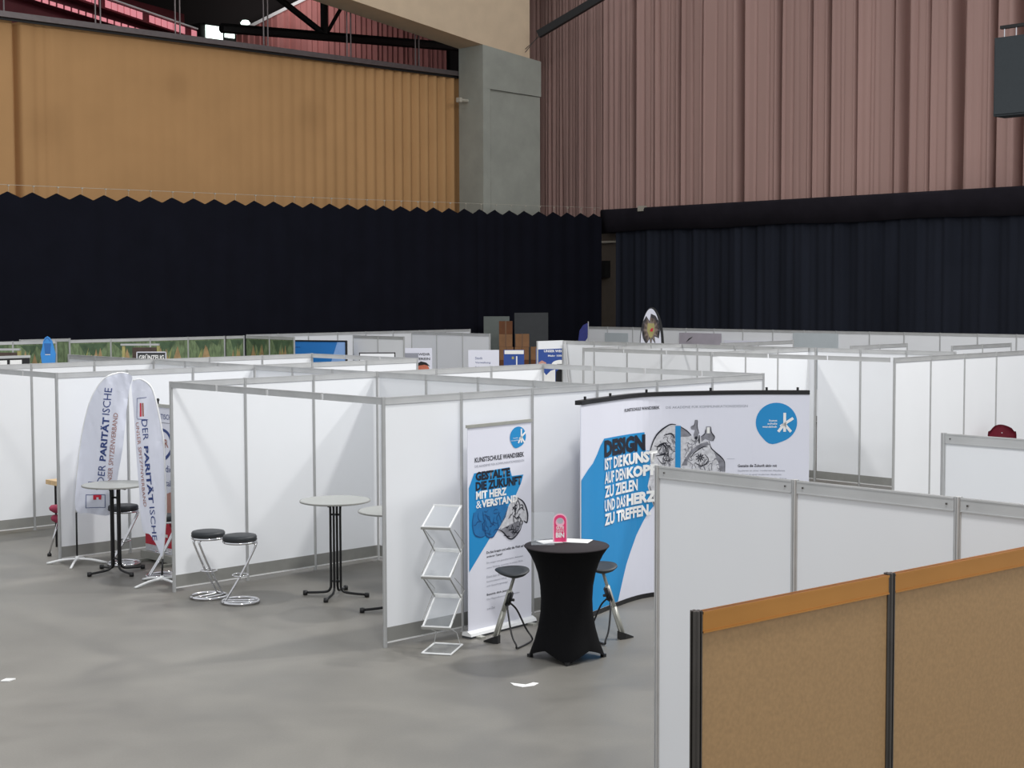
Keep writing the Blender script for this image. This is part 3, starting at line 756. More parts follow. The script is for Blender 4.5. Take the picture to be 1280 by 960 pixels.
P1(text_flat('DIE ZUKUNFT', .11, 1.46, .70, .09, .05), 'print_black', 'lettering', .004)
P1(text_flat('MIT HERZ', .11, 1.375, .46, .08, .045), 'paper', 'lettering', .008)
P1(text_flat('&', .11, 1.285, .08, .075, .0), 'paper', 'lettering', .008); P1(text_flat('VERSTAND', .19, 1.285, .55, .078, .045), 'paper', 'lettering', .008)
# brain drawing: a blue-toned half and a grey engraved half
rb_ = random.Random(5)
P1(poly_flat([(.08, 1.24), (.06, 1.14), (.09, 1.03), (.18, .99), (.25, 1.0), (.30, .965), (.38, .97), (.46, 1.05), (.56, 1.15), (.60, 1.25), (.5, 1.32), (.3, 1.31), (.16, 1.29)]), 'ink_blue', 'brain_drawing_blue_half', .003)
P1(poly_flat([(.46, 1.05), (.44, 1.02), (.52, 1.0), (.6, .93), (.68, .92), (.76, .97), (.8, 1.04), (.84, 1.08), (.89, 1.06), (.9, 1.14), (.86, 1.24), (.78, 1.31), (.72, 1.34), (.62, 1.28)]), 'ink_light', 'brain_drawing_grey_half', .003)
P1(poly_flat([(.47, 1.03), (.6, 1.06), (.76, 1.09), (.8, 1.05), (.76, .975), (.68, .925), (.6, .94), (.52, 1.0)]), 'ink_mid', 'brain_drawing_cerebellum', .004)
def strokes(add, region, n, wd, rg, ln=.1, aspect=1):
    bm = nb()
    for _ in range(n):
        for _t in range(30):
            cx, cy = rg.uniform(region[0], region[1]), rg.uniform(region[2], region[3])
            if region[4](cx, cy): break
        else: continue
        a = rg.uniform(0, 2*PI); P = [(cx, cy)]
        for _k in range(4):
            a += rg.uniform(-1.1, 1.1); cx2, cy2 = P[-1][0]+ln/4*math.cos(a), P[-1][1]+ln/4*math.sin(a)*aspect
            if not region[4](cx2, cy2): break
            P.append((cx2, cy2))
        if len(P) > 2: ribbon(P, wd, bm, 3)
    add(bm)
ell = lambda x0, y0, rx, ry: (lambda x, y: ((x-x0)/rx)**2+((y-y0)/ry)**2 < 1)
strokes(lambda q: P1(q, 'ink_blue_dark', 'brain_drawing_lines', .005), (.06, .56, .97, 1.3, ell(.3, 1.13, .23, .15)), 26, .009, rb_, .14)
P1(ribbon([(.08, 1.25), (.06, 1.14), (.09, 1.03), (.18, .99), (.25, 1.0)], .012), 'ink_blue_dark', 'brain_drawing_outline', .005)
P1(ribbon([(.25, 1.2), (.24, 1.08), (.27, .99), (.36, .97), (.42, 1.02)], .014), 'ink_blue_dark', 'brain_drawing_outline', .005)
strokes(lambda q: P1(q, 'print_black', 'brain_drawing_lines', .006), (.46, .9, .93, 1.34, lambda x, y: ell(.74, 1.17, .15, .15)(x, y) or ell(.63, 1.0, .14, .06)(x, y)), 34, .011, rb_, .1)
P1(ribbon([(.74, 1.33), (.84, 1.27), (.9, 1.15), (.89, 1.06), (.84, 1.08)], .02), 'print_black', 'brain_drawing_outline', .006)
P1(ribbon([(.46, 1.03), (.52, 1.0), (.6, .93), (.68, .92), (.78, .99), (.81, 1.06)], .016), 'print_black', 'brain_drawing_outline', .006)
for (t, ss, mat, wd, h, bo) in (('Du bist kreativ und willst die Welt auf', .81, 'print_black', .57, .026, .015), ('anderen Typen?', .765, 'print_black', .24, .026, .015),
        ('Du zeigst uns gestalterische Arbeiten', .705, 'print_grey', .56, .022, 0), ('seiner Bildung, zunächst im ersten Blick.', .655, 'print_grey', .56, .022, 0),
        ('Dann bist du bei', .565, 'print_grey', .26, .022, 0), ('Kommunikation richtig', .515, 'print_grey', .3, .022, 0), ('und Gestaltungsdesign', .47, 'print_grey', .32, .022, 0),
        ('Bewirb dich jetzt!', .38, 'print_black', .33, .026, .015), ('Die Mappenberatung ist kostenlos', .335, 'print_grey', .5, .022, 0), ('zum Ziel', .24, 'print_grey', .12, .022, 0)):
    P1(text_flat(t, .27, ss, wd, h, bo), mat, 'lettering')

# ------------------------------------------------------------------ curved pop-up display
cur = [(2.178, -.528), (2.554, -.403), (3.552, -.172), (4.195, -.416), (4.742, -.787), (5.19, -1.258)]
DP = smooth_path([(a, b2, 0) for a, b2 in cur], 8); SS = [0]
for a, b2 in zip(DP, DP[1:]): SS.append(SS[-1]+(b2-a).length)
PO = DP[0].copy(); LEN = SS[-1]
def fp(s, t, off):
    s = max(-.0, min(LEN, s)); i = 0
    while i < len(SS)-2 and SS[i+1] < s: i += 1
    k = (s-SS[i])/(SS[i+1]-SS[i]); p = DP[i].lerp(DP[i+1], k); tg = (DP[i+1]-DP[i]).normalized(); n = Vector((tg.y, -tg.x, 0))
    q = p+n*(off+.012)-PO; q.z = t; return q
pu = thing('popup_display_wall', 'large curved white and blue display wall with slogan, heart drawing and round logo', 'display', PO)
def strip(t0, t1, o0, o1, mat, nm):
    bm = nb(); G = []
    for s in SS: G.append([bm.verts.new(fp(s, t, o)) for t, o in ((t0, o0), (t1, o0), (t1, o1), (t0, o1))])
    for a, b2 in zip(G, G[1:]):
        for k in range(4): bm.faces.new((a[k], b2[k], b2[(k+1) % 4], a[(k+1) % 4]))
    bm.faces.new(G[0]); bm.faces.new(G[-1][::-1]); bmesh.ops.recalc_face_normals(bm, faces=bm.faces[:])
    return obj(nm, bm, mat, pu)
strip(.05, 2.27, 0, -.012, 'print_white', 'graphic_panel')
strip(2.265, 2.31, .012, -.07, 'black', 'top_channel')
strip(.0, .05, .006, -.05, 'black', 'bottom_channel')
for s in (.15, .75, 1.5, 2.3, 2.95, 3.3):
    o = obj('knob', tube(nb(), [fp(s, 2.305, -.02), fp(s, 2.345, -.02)], .014, 8), 'black', pu)
for s in (.2, 1.2, 2.2, 3.2):
    obj('frame_strut', tube(nb(), [fp(s, .05, -.04), fp(s, 2.27, -.04)], .012, 6), 'alu', pu)
P2 = lambda bmx, mat, nm, off=.003, par=pu: lay(bmx, fp, SS, off, mat, par, nm)
bl = [(0.003, .055), (.003, 1.48), (.03, 1.5), (.17, 1.57), (.3, 1.63), (.4, 1.72), (.47, 1.8), (.56, 1.87), (1.45, 1.87), (1.47, 1.66), (1.74, 1.66), (1.76, 1.52), (1.7, 1.42), (1.74, 1.16), (1.5, .95), (1.3, .72), (1.1, .44), (.9, .055)]
P2(poly_flat(bl), 'print_blue', 'printed_blue_shape', .002)
P2(text_flat('DESIGN', .56, 1.665, .9, .185, .06), 'print_black', 'lettering', .006)
P2(text_flat('IST DIE', .56, 1.53, .42, .128, .03), 'paper', 'lettering', .01); P2(text_flat('KUNST', 1.0, 1.53, .64, .128, .055), 'paper', 'lettering', .01)
P2(text_flat('AUF DEN', .56, 1.38, .5, .128, .03), 'paper', 'lettering', .01); P2(text_flat('KOPF', 1.08, 1.38, .56, .128, .055), 'paper', 'lettering', .01)
P2(text_flat('ZU ZIELEN', .56, 1.23, .76, .128, .035), 'paper', 'lettering', .01)
P2(text_flat('UND DAS', .56, 1.08, .5, .128, .03), 'paper', 'lettering', .01); P2(text_flat('HERZ', 1.08, 1.08, .56, .128, .055), 'paper', 'lettering', .01)
P2(text_flat('ZU TREFFEN.', .56, .93, .99, .128, .045), 'paper', 'lettering', .01)
P2(text_flat(KEY, 1.05, 2.12, .62, .036, .02), 'print_black', 'lettering'); P2(text_flat('DIE AKADEMIE FÜR KOMMUNIKATIONSDESIGN', 1.75, 2.12, .98, .034), 'print_grey', 'lettering')
SX = [(753, .56), (803, 1.47), (822, 1.68), (841, 1.87), (860, 2.05), (903, 2.46), (941, 2.82)]
def hx(X, Y):
    u = 800+X*.09375; v = 510+Y*.09375
    for (a, sa), (b2, sb) in zip(SX, SX[1:]):
        if u <= b2 or b2 == 941: s = sa+(u-a)*(sb-sa)/(b2-a); break
    return (s, 1.93-(v-532)*.0093-.0*(u-841))
# coordinates of the engraving in drawing units
body = [(90, 590), (110, 500), (150, 400), (210, 320), (290, 260), (370, 220), (440, 225), (520, 250), (590, 310), (650, 370), (700, 410), (760, 400), (820, 440), (890, 450), (920, 540), (980, 600), (1050, 660), (1100, 730), (1110, 850), (1100, 1000), (900, 1050), (700, 1050), (560, 1000), (480, 900), (300, 900), (160, 1300), (120, 1200), (60, 1000), (110, 800)]
P2(poly_flat([hx(*q) for q in body]), 'ink_light', 'heart_drawing', .004)
P2(poly_flat([hx(*q) for q in [(490, 250), (590, 310), (650, 370), (620, 385), (500, 385)]]), 'ink_mid', 'heart_drawing_shade', .005)
P2(poly_flat([hx(*q) for q in [(600, 700), (650, 620), (720, 560), (820, 520), (900, 500), (870, 460), (780, 480), (650, 560), (560, 680), (520, 760), (600, 760)]]), 'ink_mid', 'heart_drawing_shade', .005)
P2(poly_flat([hx(*q) for q in [(960, 600), (1050, 660), (1100, 740), (1110, 860), (1040, 850), (1020, 740)]]), 'ink_mid', 'heart_drawing_shade', .005)
P2(poly_flat([hx(*q) for q in [(640, 260), (690, 235), (700, 170), (735, 170), (730, 260), (750, 330), (745, 400), (690, 420), (680, 360), (700, 300), (650, 290)]]), 'ink_mid', 'heart_drawing_vessel', .006)
P2(poly_flat([hx(*q) for q in [(780, 390), (840, 340), (850, 260), (915, 260), (925, 340), (960, 380), (955, 450), (910, 450), (840, 420), (790, 460)]]), 'ink_mid', 'heart_drawing_vessel', .006)
P2(poly_flat([hx(*q) for q in [(862, 270), (898, 270), (900, 350), (860, 350)]]), 'paper', 'heart_drawing_vessel', .008)
rh = random.Random(9)
for pts, wd in (([(90, 590), (110, 500), (150, 400), (210, 320), (290, 260), (370, 220), (440, 225)], .03), ([(500, 250), (590, 310), (650, 370)], .018), ([(640, 660), (700, 590), (800, 530), (870, 520)], .02),
                ([(760, 370), (755, 430), (760, 480)], .03), ([(890, 450), (920, 540), (980, 600), (1050, 660), (1100, 730), (1105, 850)], .02), ([(700, 730), (780, 770), (860, 740), (880, 680), (830, 620)], .018),
                ([(190, 580), (200, 500), (260, 470), (310, 530), (300, 590), (220, 595)], .025), ([(150, 490), (220, 500), (290, 460), (330, 500), (380, 480)], .022), ([(280, 360), (380, 340), (420, 400)], .025),
                ([(170, 620), (260, 610), (340, 600)], .022), ([(330, 520), (350, 640), (350, 760)], .016), ([(190, 640), (270, 730), (340, 640)], .014), ([(700, 170), (690, 235), (645, 255)], .012), ([(735, 180), (730, 260), (755, 350)], .014),
                ([(915, 270), (925, 340), (965, 400), (940, 450)], .018), ([(840, 300), (830, 360), (780, 390)], .014), ([(90, 1000), (130, 1150), (160, 1290)], .02)):
    P2(ribbon([hx(*q) for q in pts], wd*.62), 'print_black', 'heart_drawing_line', .008)
bm = nb()
for k in range(9):
    a = 2*PI*k/9; ribbon([hx(770+8*math.cos(a), 665+8*math.sin(a)), hx(770+40*math.cos(a), 665+40*math.sin(a)), hx(770+62*math.cos(a), 665+58*math.sin(a))], .012, bm, 3)
P2(bm, 'print_black', 'heart_drawing_star', .008)
P2(poly_flat([hx(715+20*math.cos(k), 405+22*math.sin(k)) for k in [2*PI*j/10 for j in range(10)]]), 'print_black', 'heart_drawing_vessel_opening', .009)
strokes(lambda q: P2(q, 'ink_mid', 'heart_drawing_hatching', .007), (1.65, 2.4, 1.3, 1.88, lambda x, y: ell(1.78, 1.66, .13, .2)(x, y) or ell(2.1, 1.6, .14, .2)(x, y) or ell(2.3, 1.45, .16, .14)(x, y)), 110, .008, rh, .09)
strokes(lambda q: P2(q, 'print_black', 'heart_drawing_hatching', .007), (1.6, 1.9, 1.0, 1.85, lambda x, y: ell(1.76, 1.65, .12, .2)(x, y) or ell(1.72, 1.0, .1, .22)(x, y)), 22, .009, rh, .1)
P2(poly_flat([(1.865, 1.45), (1.93, 1.45), (1.93, 1.925), (1.865, 1.925)]), 'print_blue', 'printed_blue_bar', .01)
lg = P2(poly_flat(blob(3.06, 1.945, .235, .225, -.08, -.3)), 'print_blue', 'logo', .003)
kmark(3.13, 1.935, 1.2, lambda q: P2(q, 'paper', 'logo_mark', .006, lg))
for t, s0, t0, wd in (('kunst', 2.98, 1.955, .09), ('schule', 2.96, 1.92, .11), ('wandsbek', 2.9, 1.885, .17)):
    P2(text_flat(t, s0, t0, wd, .024, .02), 'paper', 'logo_lettering', .006, lg)
P2(text_flat('Gestalte die Zukunft aktiv mit', 2.62, 1.435, .45, .032, .02), 'print_black', 'lettering')
for t0, wd in ((1.385, .54), (1.34, .5), (1.295, .56)): P2(text_flat('Studieren an einer modernen Akademie', 2.62, t0, wd, .02), 'print_grey', 'lettering')
P2(poly_flat([(2.49, 1.53), (2.58, 1.53), (2.58, 1.533), (2.49, 1.533)]), 'print_grey', 'printed_line')

# ------------------------------------------------------------------ draped bar table with what stands on it
dt = thing('draped_bar_table', 'bar table under a tight black stretch cover on four points', 'table', (.985, -1.49, 0))
ZS = [(0, .36), (.03, .352), (.08, .335), (.16, .305), (.28, .272), (.42, .248), (.55, .242), (.68, .25), (.80, .272), (.90, .305), (.98, .345), (1.03, .38), (1.055, .398)]
bm = nb(); seg = 64; G = []
for zi, (z, r) in enumerate(ZS):
    ring = []
    for k in range(seg):
        a = 2*PI*k/seg; dd = abs(((a-PI/4+PI/4) % (PI/2))-PI/4)/(PI/4)   # 0 towards the feet, 1 halfway
        lob = max(0, 1-dd)**1.25; w_ = max(0, 1-z/.75)**1.2
        rr_ = r*(1-.2*w_*(1-lob)); zz_ = z+(.1*(1-lob)**.8*(1-z/1.06) if z < .3 else 0)*max(0, 1-z/.3)
        ring.append(bm.verts.new((rr_*math.cos(a), rr_*math.sin(a), zz_)))
    G.append(ring)
for a, b2 in zip(G, G[1:]):
    for k in range(seg): bm.faces.new((a[k], a[(k+1) % seg], b2[(k+1) % seg], b2[k]))
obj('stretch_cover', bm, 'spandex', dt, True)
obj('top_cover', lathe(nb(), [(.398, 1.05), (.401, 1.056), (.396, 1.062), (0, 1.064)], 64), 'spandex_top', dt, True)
for k in range(4):
    a = PI/4+k*PI/2; obj('foot_pocket', box(nb(), .345*math.cos(a)-.02, .345*math.sin(a)-.02, 0, .345*math.cos(a)+.02, .345*math.sin(a)+.02, .03), 'black', dt)
obj('inner_pole', tube(nb(), [(0, 0, .05), (0, 0, 1.05)], .03, 10), 'black', dt)
VA = math.atan2(-.6924, .7215)
hc = thing('hanger_card', 'pink door-hanger card with round hole standing on the draped table', 'card', (1.04, -1.35, 1.065), VA)
def arc_out(w_, h_, r, hole):
    pts = [(-w_/2, 0), (w_/2, 0)]+[(w_/2*math.cos(a), h_-w_/2+w_/2*math.sin(a)) for a in [PI*k/14 for k in range(15)]]
    return pts
def card(w_, h_, th, y0, mat, nm, hr):
    bm = nb(); out = arc_out(w_, h_, 0, 0); cz = h_-.07
    cen = [(hr*math.cos(a), cz+hr*math.sin(a)) for a in [2*PI*k/20 for k in range(20)]]
    for side, flip in ((y0, False), (y0+th, True)):
        vo = [bm.verts.new((x, side, z)) for x, z in out]; vi = [bm.verts.new((x, side, z)) for x, z in cen]
        ed = [bm.edges.new((vo[i], vo[(i+1) % len(vo)])) for i in range(len(vo))]+[bm.edges.new((vi[i], vi[(i+1) % 20])) for i in range(20)]
        bmesh.ops.triangle_fill(bm, edges=ed, use_beauty=True)
    return obj(nm, bm, mat, hc)
card(.135, .275, .001, 0, 'pale_pink', 'card_border', .03); card(.115, .262, .001, -.003, 'pink', 'card_face', .042)
fc = lambda s, t, off: Vector((s, -.004-off, t))
for t, z, ht, wd, bo in (('GUTE', .125, .03, .075, .03), ('IDEEN', .1, .02, .075, .0), ('BIN', .045, .05, .08, .04)):
    lay(text_flat(t, -wd/2, z, wd, ht, bo), fc, [], .002, 'paper', hc, 'lettering')
obj('card_stand', box(nb(), -.05, -.02, -.001, .05, .05, .006), 'acrylic', hc)
def sheet(label, loc, rz, w_, d_, h_, n=1):
    bm = nb()
    for k in range(n):
        mx = Matrix.Rotation(k*.17, 4, 'Z'); mx.translation = Vector((k*.012, -k*.01, k*h_)); box(bm, -w_/2, -d_/2, 0, w_/2, d_/2, h_*.8, mx)
    o = obj('paper_stack', bm, 'paper', None, False, loc); o.rotation_euler[2] = rz; return tag(o, label, 'paper', None, 'thing')
sheet('white papers lying right of the pink card on the draped table', (1.2, -1.42, 1.066), .5, .2, .26, .006, 1)
sheet('white leaflets lying left of the pink card on the draped table', (.98, -1.27, 1.066), -.4, .2, .18, .006, 1)
ah = thing('leaflet_holder', 'clear acrylic leaflet holder on the left edge of the draped table', 'leaflet holder', (.83, -1.33, 1.066), VA)
obj('back_plate', box(nb(), -.11, .03, .0, .11, .034, .30), 'acrylic', ah)
obj('base_plate', box(nb(), -.11, -.04, 0, .11, .05, .004), 'acrylic', ah)
obj('front_plate', box(nb(), -.11, -.04, .004, .11, -.036, .06), 'acrylic', ah)
obj('side_plate', box(nb(), -.11, -.036, .004, -.107, .03, .1), 'acrylic', ah); obj('side_plate', box(nb(), .107, -.036, .004, .11, .03, .1), 'acrylic', ah)

# ------------------------------------------------------------------ folding saddle stools
def saddle(label, foot, barc, seat):
    f = Vector((foot[0], foot[1], 0)); b3 = Vector((barc[0], barc[1], 0)); ax = (b3-f).normalized(); lat = Vector((-ax.y, ax.x, 0))
    org = (f+b3)/2; t = thing('saddle_stool', label, 'stool', org, 0, 'folding saddle stools')
    f -= org; b3 -= org; s = Vector((seat[0], seat[1], .655))-org; fz = f+Vector((0, 0, .05))
    dvec = (s-fz); hinge = fz+dvec*.62
    def seg_(a, b2, wd, th, nm, mat):
        d = (b2-a).normalized(); u = lat.copy(); v = d.cross(u).normalized(); mx = Matrix((u, v, d)).transposed().to_4x4(); mx.translation = a
        bm = nb(); box(bm, -wd/2, -th/2, 0, wd/2, th/2, (b2-a).length, mx)
        bmesh.ops.bevel(bm, geom=bm.edges[:], offset=min(wd, th)*.25, segments=2, affect='EDGES'); return obj(nm, bm, mat, t, True)
    seg_(fz, fz+dvec*.45, .05, .055, 'lower_post', 'silver_post'); seg_(fz+dvec*.42, fz+dvec*.78, .036, .05, 'middle_post', 'silver_post'); seg_(fz+dvec*.75, s, .026, .03, 'upper_post', 'silver_post')
    seg_(hinge-dvec*.1+ax*.02, hinge+dvec*.12+ax*.02, .07, .04, 'hinge_block', 'black')
    obj('hinge_knob', tube(nb(), [hinge+ax*.03, hinge+ax*.075], .014, 8), 'black', t)
    bm = nb()
    pts = [f-ax*.13-lat*.0, f-ax*.02-lat*.035, f+ax*.04-lat*.03, f+ax*.04+lat*.03, f-ax*.02+lat*.035]
    lo = [bm.verts.new((p.x, p.y, 0)) for p in pts]; hi = [bm.verts.new((p.x*1.0, p.y, h_)) for p, h_ in zip(pts, (.012, .06, .08, .08, .06))]
    bm.faces.new(lo[::-1]); bm.faces.new(hi)
    for k in range(5): bm.faces.new((lo[k], lo[(k+1) % 5], hi[(k+1) % 5], hi[k]))
    bmesh.ops.recalc_face_normals(bm, faces=bm.faces[:]); obj('rubber_foot', bm, 'black', t)
    h2 = hinge-dvec*.06+ax*.03; W = .2
    P = [h2-lat*.03, h2.lerp(b3, .25)-lat*.1+Vector((0, 0, .02)), h2.lerp(b3, .65)-lat*.16, b3-lat*(W-.02)+Vector((0, 0, .05)), b3-lat*(W-.05)+Vector((0, 0, .013)), b3+lat*(W-.05)+Vector((0, 0, .013)), b3+lat*(W-.02)+Vector((0, 0, .05)),
         h2.lerp(b3, .65)+lat*.16, h2.lerp(b3, .25)+lat*.1+Vector((0, 0, .02)), h2+lat*.03]
    obj('support_loop', tube(nb(), smooth_path(P, 4), .0095, 8), 'black_metal', t, True)
    # saddle seat: drop-shaped pad, pointed nose towards the post side
    bm = nb(); G = []; nseg = 28
    for (k, z) in ((.0, -.04), (.45, -.034), (.8, -.012), (1.0, .014), (.97, .024), (.6, .02), (0, .014)):
        if k == 0: G.append([bm.verts.new(s+Vector((0, 0, z+.03)))]); continue
        ring = []
        for j in range(nseg):
            a = 2*PI*j/nseg; rx = .15*(1.0+(.3*max(0, math.cos(a))**5)); ry = .145
            x, y = -rx*math.cos(a)*k, ry*math.sin(a)*k
            sag = .012*(x/.17)**2+.02*(y/.12)
            p = s+ORI[0]*x+ORI[1]*y+Vector((0, 0, z+.03+sag)); ring.append(bm.verts.new(p))
        G.append(ring)
    for a, b2 in zip(G, G[1:]):
        for j in range(nseg):
            j2 = (j+1) % nseg; vs = ([a[0]] if len(a) == 1 else [a[j], a[j2]])+([b2[0]] if len(b2) == 1 else [b2[j2], b2[j]])
            bm.faces.new(vs)
    bmesh.ops.recalc_face_normals(bm, faces=bm.faces[:]); obj('seat', bm, 'seat_black', t, True)
    return t
ORI = (Vector((.72, -.69, 0)), Vector((.69, .72, 0)))
saddle('folding stool with black saddle seat left of the draped table', (.89, -.61), (1.0, -.9), (1.065, -.7))
ORI = (Vector((.72, -.69, 0)), Vector((.69, .72, 0)))
saddle('folding stool with black saddle seat right of the draped table', (1.91, -1.36), (1.63, -1.27), (1.86, -1.14))

# ------------------------------------------------------------------ litter on the floor
bm = nb(); prism(bm, [(-.1, .0), (.02, -.1), (.13, -.02), (.02, .05), (-.02, .02)], .001, .004)
mxp = bm
o = obj('paper_sheet', nb(), 'paper') if False else None
bm = nb()
a, b2, c, d = (-.063, -1.817), (-.085, -1.995), (.105, -2.0), (.06, -1.87)
prism(bm, [a, (-.1, -1.9), b2, (.02, -2.03), c, (.09, -1.95), (-.01, -1.955)], .001, .005)
tag(obj('paper_sheet', bm, 'paper'), 'white sheet of paper on the floor in front of the draped table', 'paper', None, 'thing')
bm = nb(); prism(bm, [(-3.25, 1.38), (-3.2, 1.33), (-3.12, 1.36), (-3.18, 1.42)], .001, .012)
tag(obj('paper_scrap', bm, 'paper'), 'tiny white scrap on the floor at the left picture edge', 'paper', None, 'thing')

# ------------------------------------------------------------------ wooden table and red stool in the left booth
wt = thing('wooden_bar_table', 'wooden high table edge peeking out left of the flag booth wall', 'table', (.53, 7.6, 0), 0)
obj('table_top', box(nb(), -.1, -.3, .86, .9, .2, .92), 'wood', wt)
for x, y in ((0, -.22), (0, .12), (.8, -.22), (.8, .12)): obj('leg', tube(nb(), [(x, y, 0), (x, y, .86)], .016, 8), 'black_metal', wt)
rs_ = thing('folding_chair', 'red padded folding chair half hidden by the flag booth wall', 'chair', (.27, 6.98, 0), 0)
for z, k in ((.60, 1), (.47, .9)):
    bm = nb(); lathe(bm, [(0, 0), (.14, .0), (.19, .03), (.2, .06), (.17, .095), (0, .11)], 28)
    for v in bm.verts: v.co = Vector((v.co.x*k, v.co.y*.8*k, v.co.z+z-.03-.25*v.co.x*(.3)))
    obj('seat_pad', bm, 'red_fabric', rs_, True)
for (a, b2) in (((-.02, .1, .5), (-.16, .12, .04)), ((.0, -.1, .5), (-.1, -.14, .04)), ((.05, .1, .5), (.1, .12, .04)), ((.05, -.1, .5), (.08, -.16, .04))):
    l = obj('leg', tube(nb(), [a, b2], .012, 8), 'chrome', rs_, True)
    obj('rubber_foot', lathe(nb(), [(0, 0), (.028, 0), (.028, .03), (.015, .045), (0, .045)], 10, b2[0], b2[1]), 'black', l, True)
obj('centre_post', tube(nb(), [(.06, 0, .15), (.06, 0, .66)], .018, 8), 'black_metal', rs_, True)

# red shell chair behind the right-hand wall
rc = thing('shell_chair', 'dark red shell chair back rising over the right-edge wall', 'chair', (13.55, .82, 0), math.radians(-44))
bm = nb(); G = []
for i in range(9):
    t = i/8; z = .84+.42*t; ring = []
    for j in range(11):
        u = -1+2*j/10; wd = .235*max(.45, 1-(max(0, t-.45)/.58)**4)**.5; ring.append((u*wd, .16-.09*u*u+.03*t, z-(.05*u*u if t > .8 else 0)))
    G.append([bm.verts.new(p) for p in ring])
for a, b2 in zip(G, G[1:]):
    for j in range(10): bm.faces.new((a[j], a[j+1], b2[j+1], b2[j]))
bmesh.ops.solidify(bm, geom=bm.faces[:], thickness=.03); obj('backrest', bm, 'dark_red', rc, True)
bm = nb(); lathe(bm, [(0, .77), (.2, .77), (.22, .79), (.22, .81), (0, .8)], 28); obj('seat', bm, 'dark_red', rc, True)
for sx in (-1, 1):
    for sy in (-1, 1): obj('leg', tube(nb(), [(sx*.12, sy*.12, .78), (sx*.2, sy*.2, .0)], .012, 8), 'chrome', rc)
obj('rivet', lathe(nb(), [(0, -.01), (.012, -.008), (.012, .008), (0, .01)], 10), 'chrome', rc, True, (.0, .1, 1.13))

for o in bpy.data.objects:
    if 'hatching' in o.name or 'drawing_lines' in o.name: o['kind'] = 'stuff'
# ------------------------------------------------------------------ far booths: signs, banners, boxes
def facing(name, label, cat, x, y, rz=VA): return thing(name, label, cat, (x, y, 0), rz)
FF = lambda s, t, off: Vector((s, -.012-off, t))
def board(name, label, cat, x, y, w_, z0, z1, mat, th=.024, frame=None, legs=True):
    t = facing(name, label, cat, x, y)
    obj('board', box(nb(), -w_/2, -th/2, z0, w_/2, th/2, z1), mat, t)
    if frame:
        for q in ((-w_/2, z1-.02, w_/2, z1), (-w_/2, z0, -w_/2+.02, z1), (w_/2-.02, z0, w_/2, z1), (-w_/2, z0, w_/2, z0+.02)):
            obj('frame_bar', box(nb(), q[0], -th/2-.006, q[1], q[2], -th/2+.004, q[3]), frame, t)
    if legs and z0 > .05:
        for sx in (-1, 1): obj('leg', box(nb(), sx*(w_/2-.03)-.012, -.01, 0, sx*(w_/2-.03)+.012, .01, z0), 'alu', t)
    return t
g = board('letter_sign', 'small dark sign with white capital letters before the forest-print wall', 'sign', 7.72, 17.4, .64, 1.98, 2.2, 'dark_board', frame='print_white')
lay(text_flat('GRÜNZEUG', -.27, 2.02, .54, .13, .03), FF, [], .006, 'paper', g, 'lettering')
for (x, y, nm) in ((7.75, 17.85, 'wooden market stall with dark board behind the white letter sign'), (4.35, 17.4, 'wooden market stall with dark board at the far left before the forest print')):
    t = facing('market_stall', nm, 'stall', x, y)
    obj('top_beam', box(nb(), -.45, -.04, 2.32, .38, .04, 2.36), 'alu', t)
    obj('dark_board', box(nb(), -.2, -.03, 1.7, .32, .0, 2.28), 'brown_dark', t)
    for xx in (-.42, .33): obj('post', box(nb(), xx, -.03, 0, xx+.06, .03, 2.31), 'straw', t)
    obj('counter', box(nb(), -.42, -.25, .85, .39, .05, .9), 'wood', t)
t = thing('lettered_fascia_sign', 'white-framed black strip sign with blocky white lettering at the far left', 'sign', (-.8, 11.9, 0))
obj('board', box(nb(), 0, -.02, 2.26, 3.04, .02, 2.4), 'black', t)
obj('top_frame', box(nb(), 0, -.03, 2.4, 3.05, .03, 2.44), 'alu', t); link_mesh('post', POSTS['alu'], t, (3.03, 0, 0)); link_mesh('post', POSTS['alu'], t, (.0, 0, 0))
xx = .05; rr2 = random.Random(2)
while xx < 2.9:
    ww = rr2.choice((.12, .16, .2)); obj('block_letter', box(nb(), xx, -.028, 2.3, xx+ww, -.02, 2.37), 'paper', t); xx += ww+.05
t = facing('board_shaped_sign', 'bright blue surfboard-shaped sign standing at the forest-print wall', 'sign', 6.2, 19.1)
pts = [(-.16, 0), (.2, 0), (.19, 1.0), (.15, 1.9), (.17, 2.15), (.13, 2.3), (.1, 2.42), (.05, 2.5), (0, 2.53), (-.05, 2.5), (-.09, 2.42), (-.11, 2.3), (-.15, 2.15), (-.12, 1.9), (-.15, 1.0)]
obj('board', prism(nb(), pts, -.02, .02, lambda a, b2, c: (a, c, b2)), 'surf_blue', t)
lay(poly_flat([(-.05, 2.15), (.06, 2.15), (.08, 2.38), (-.07, 2.38)]), FF, [], .012, 'surf_dark', t, 'printed_field')
lay(ribbon([(-.07, 2.42), (0, 2.5), (.07, 2.42)], .02), FF, [], .012, 'surf_dark', t, 'printed_line')
lay(poly_flat([(-.05, 2.13), (.06, 2.13), (.06, 2.145), (-.05, 2.145)]), FF, [], .014, 'paper', t, 'printed_line')
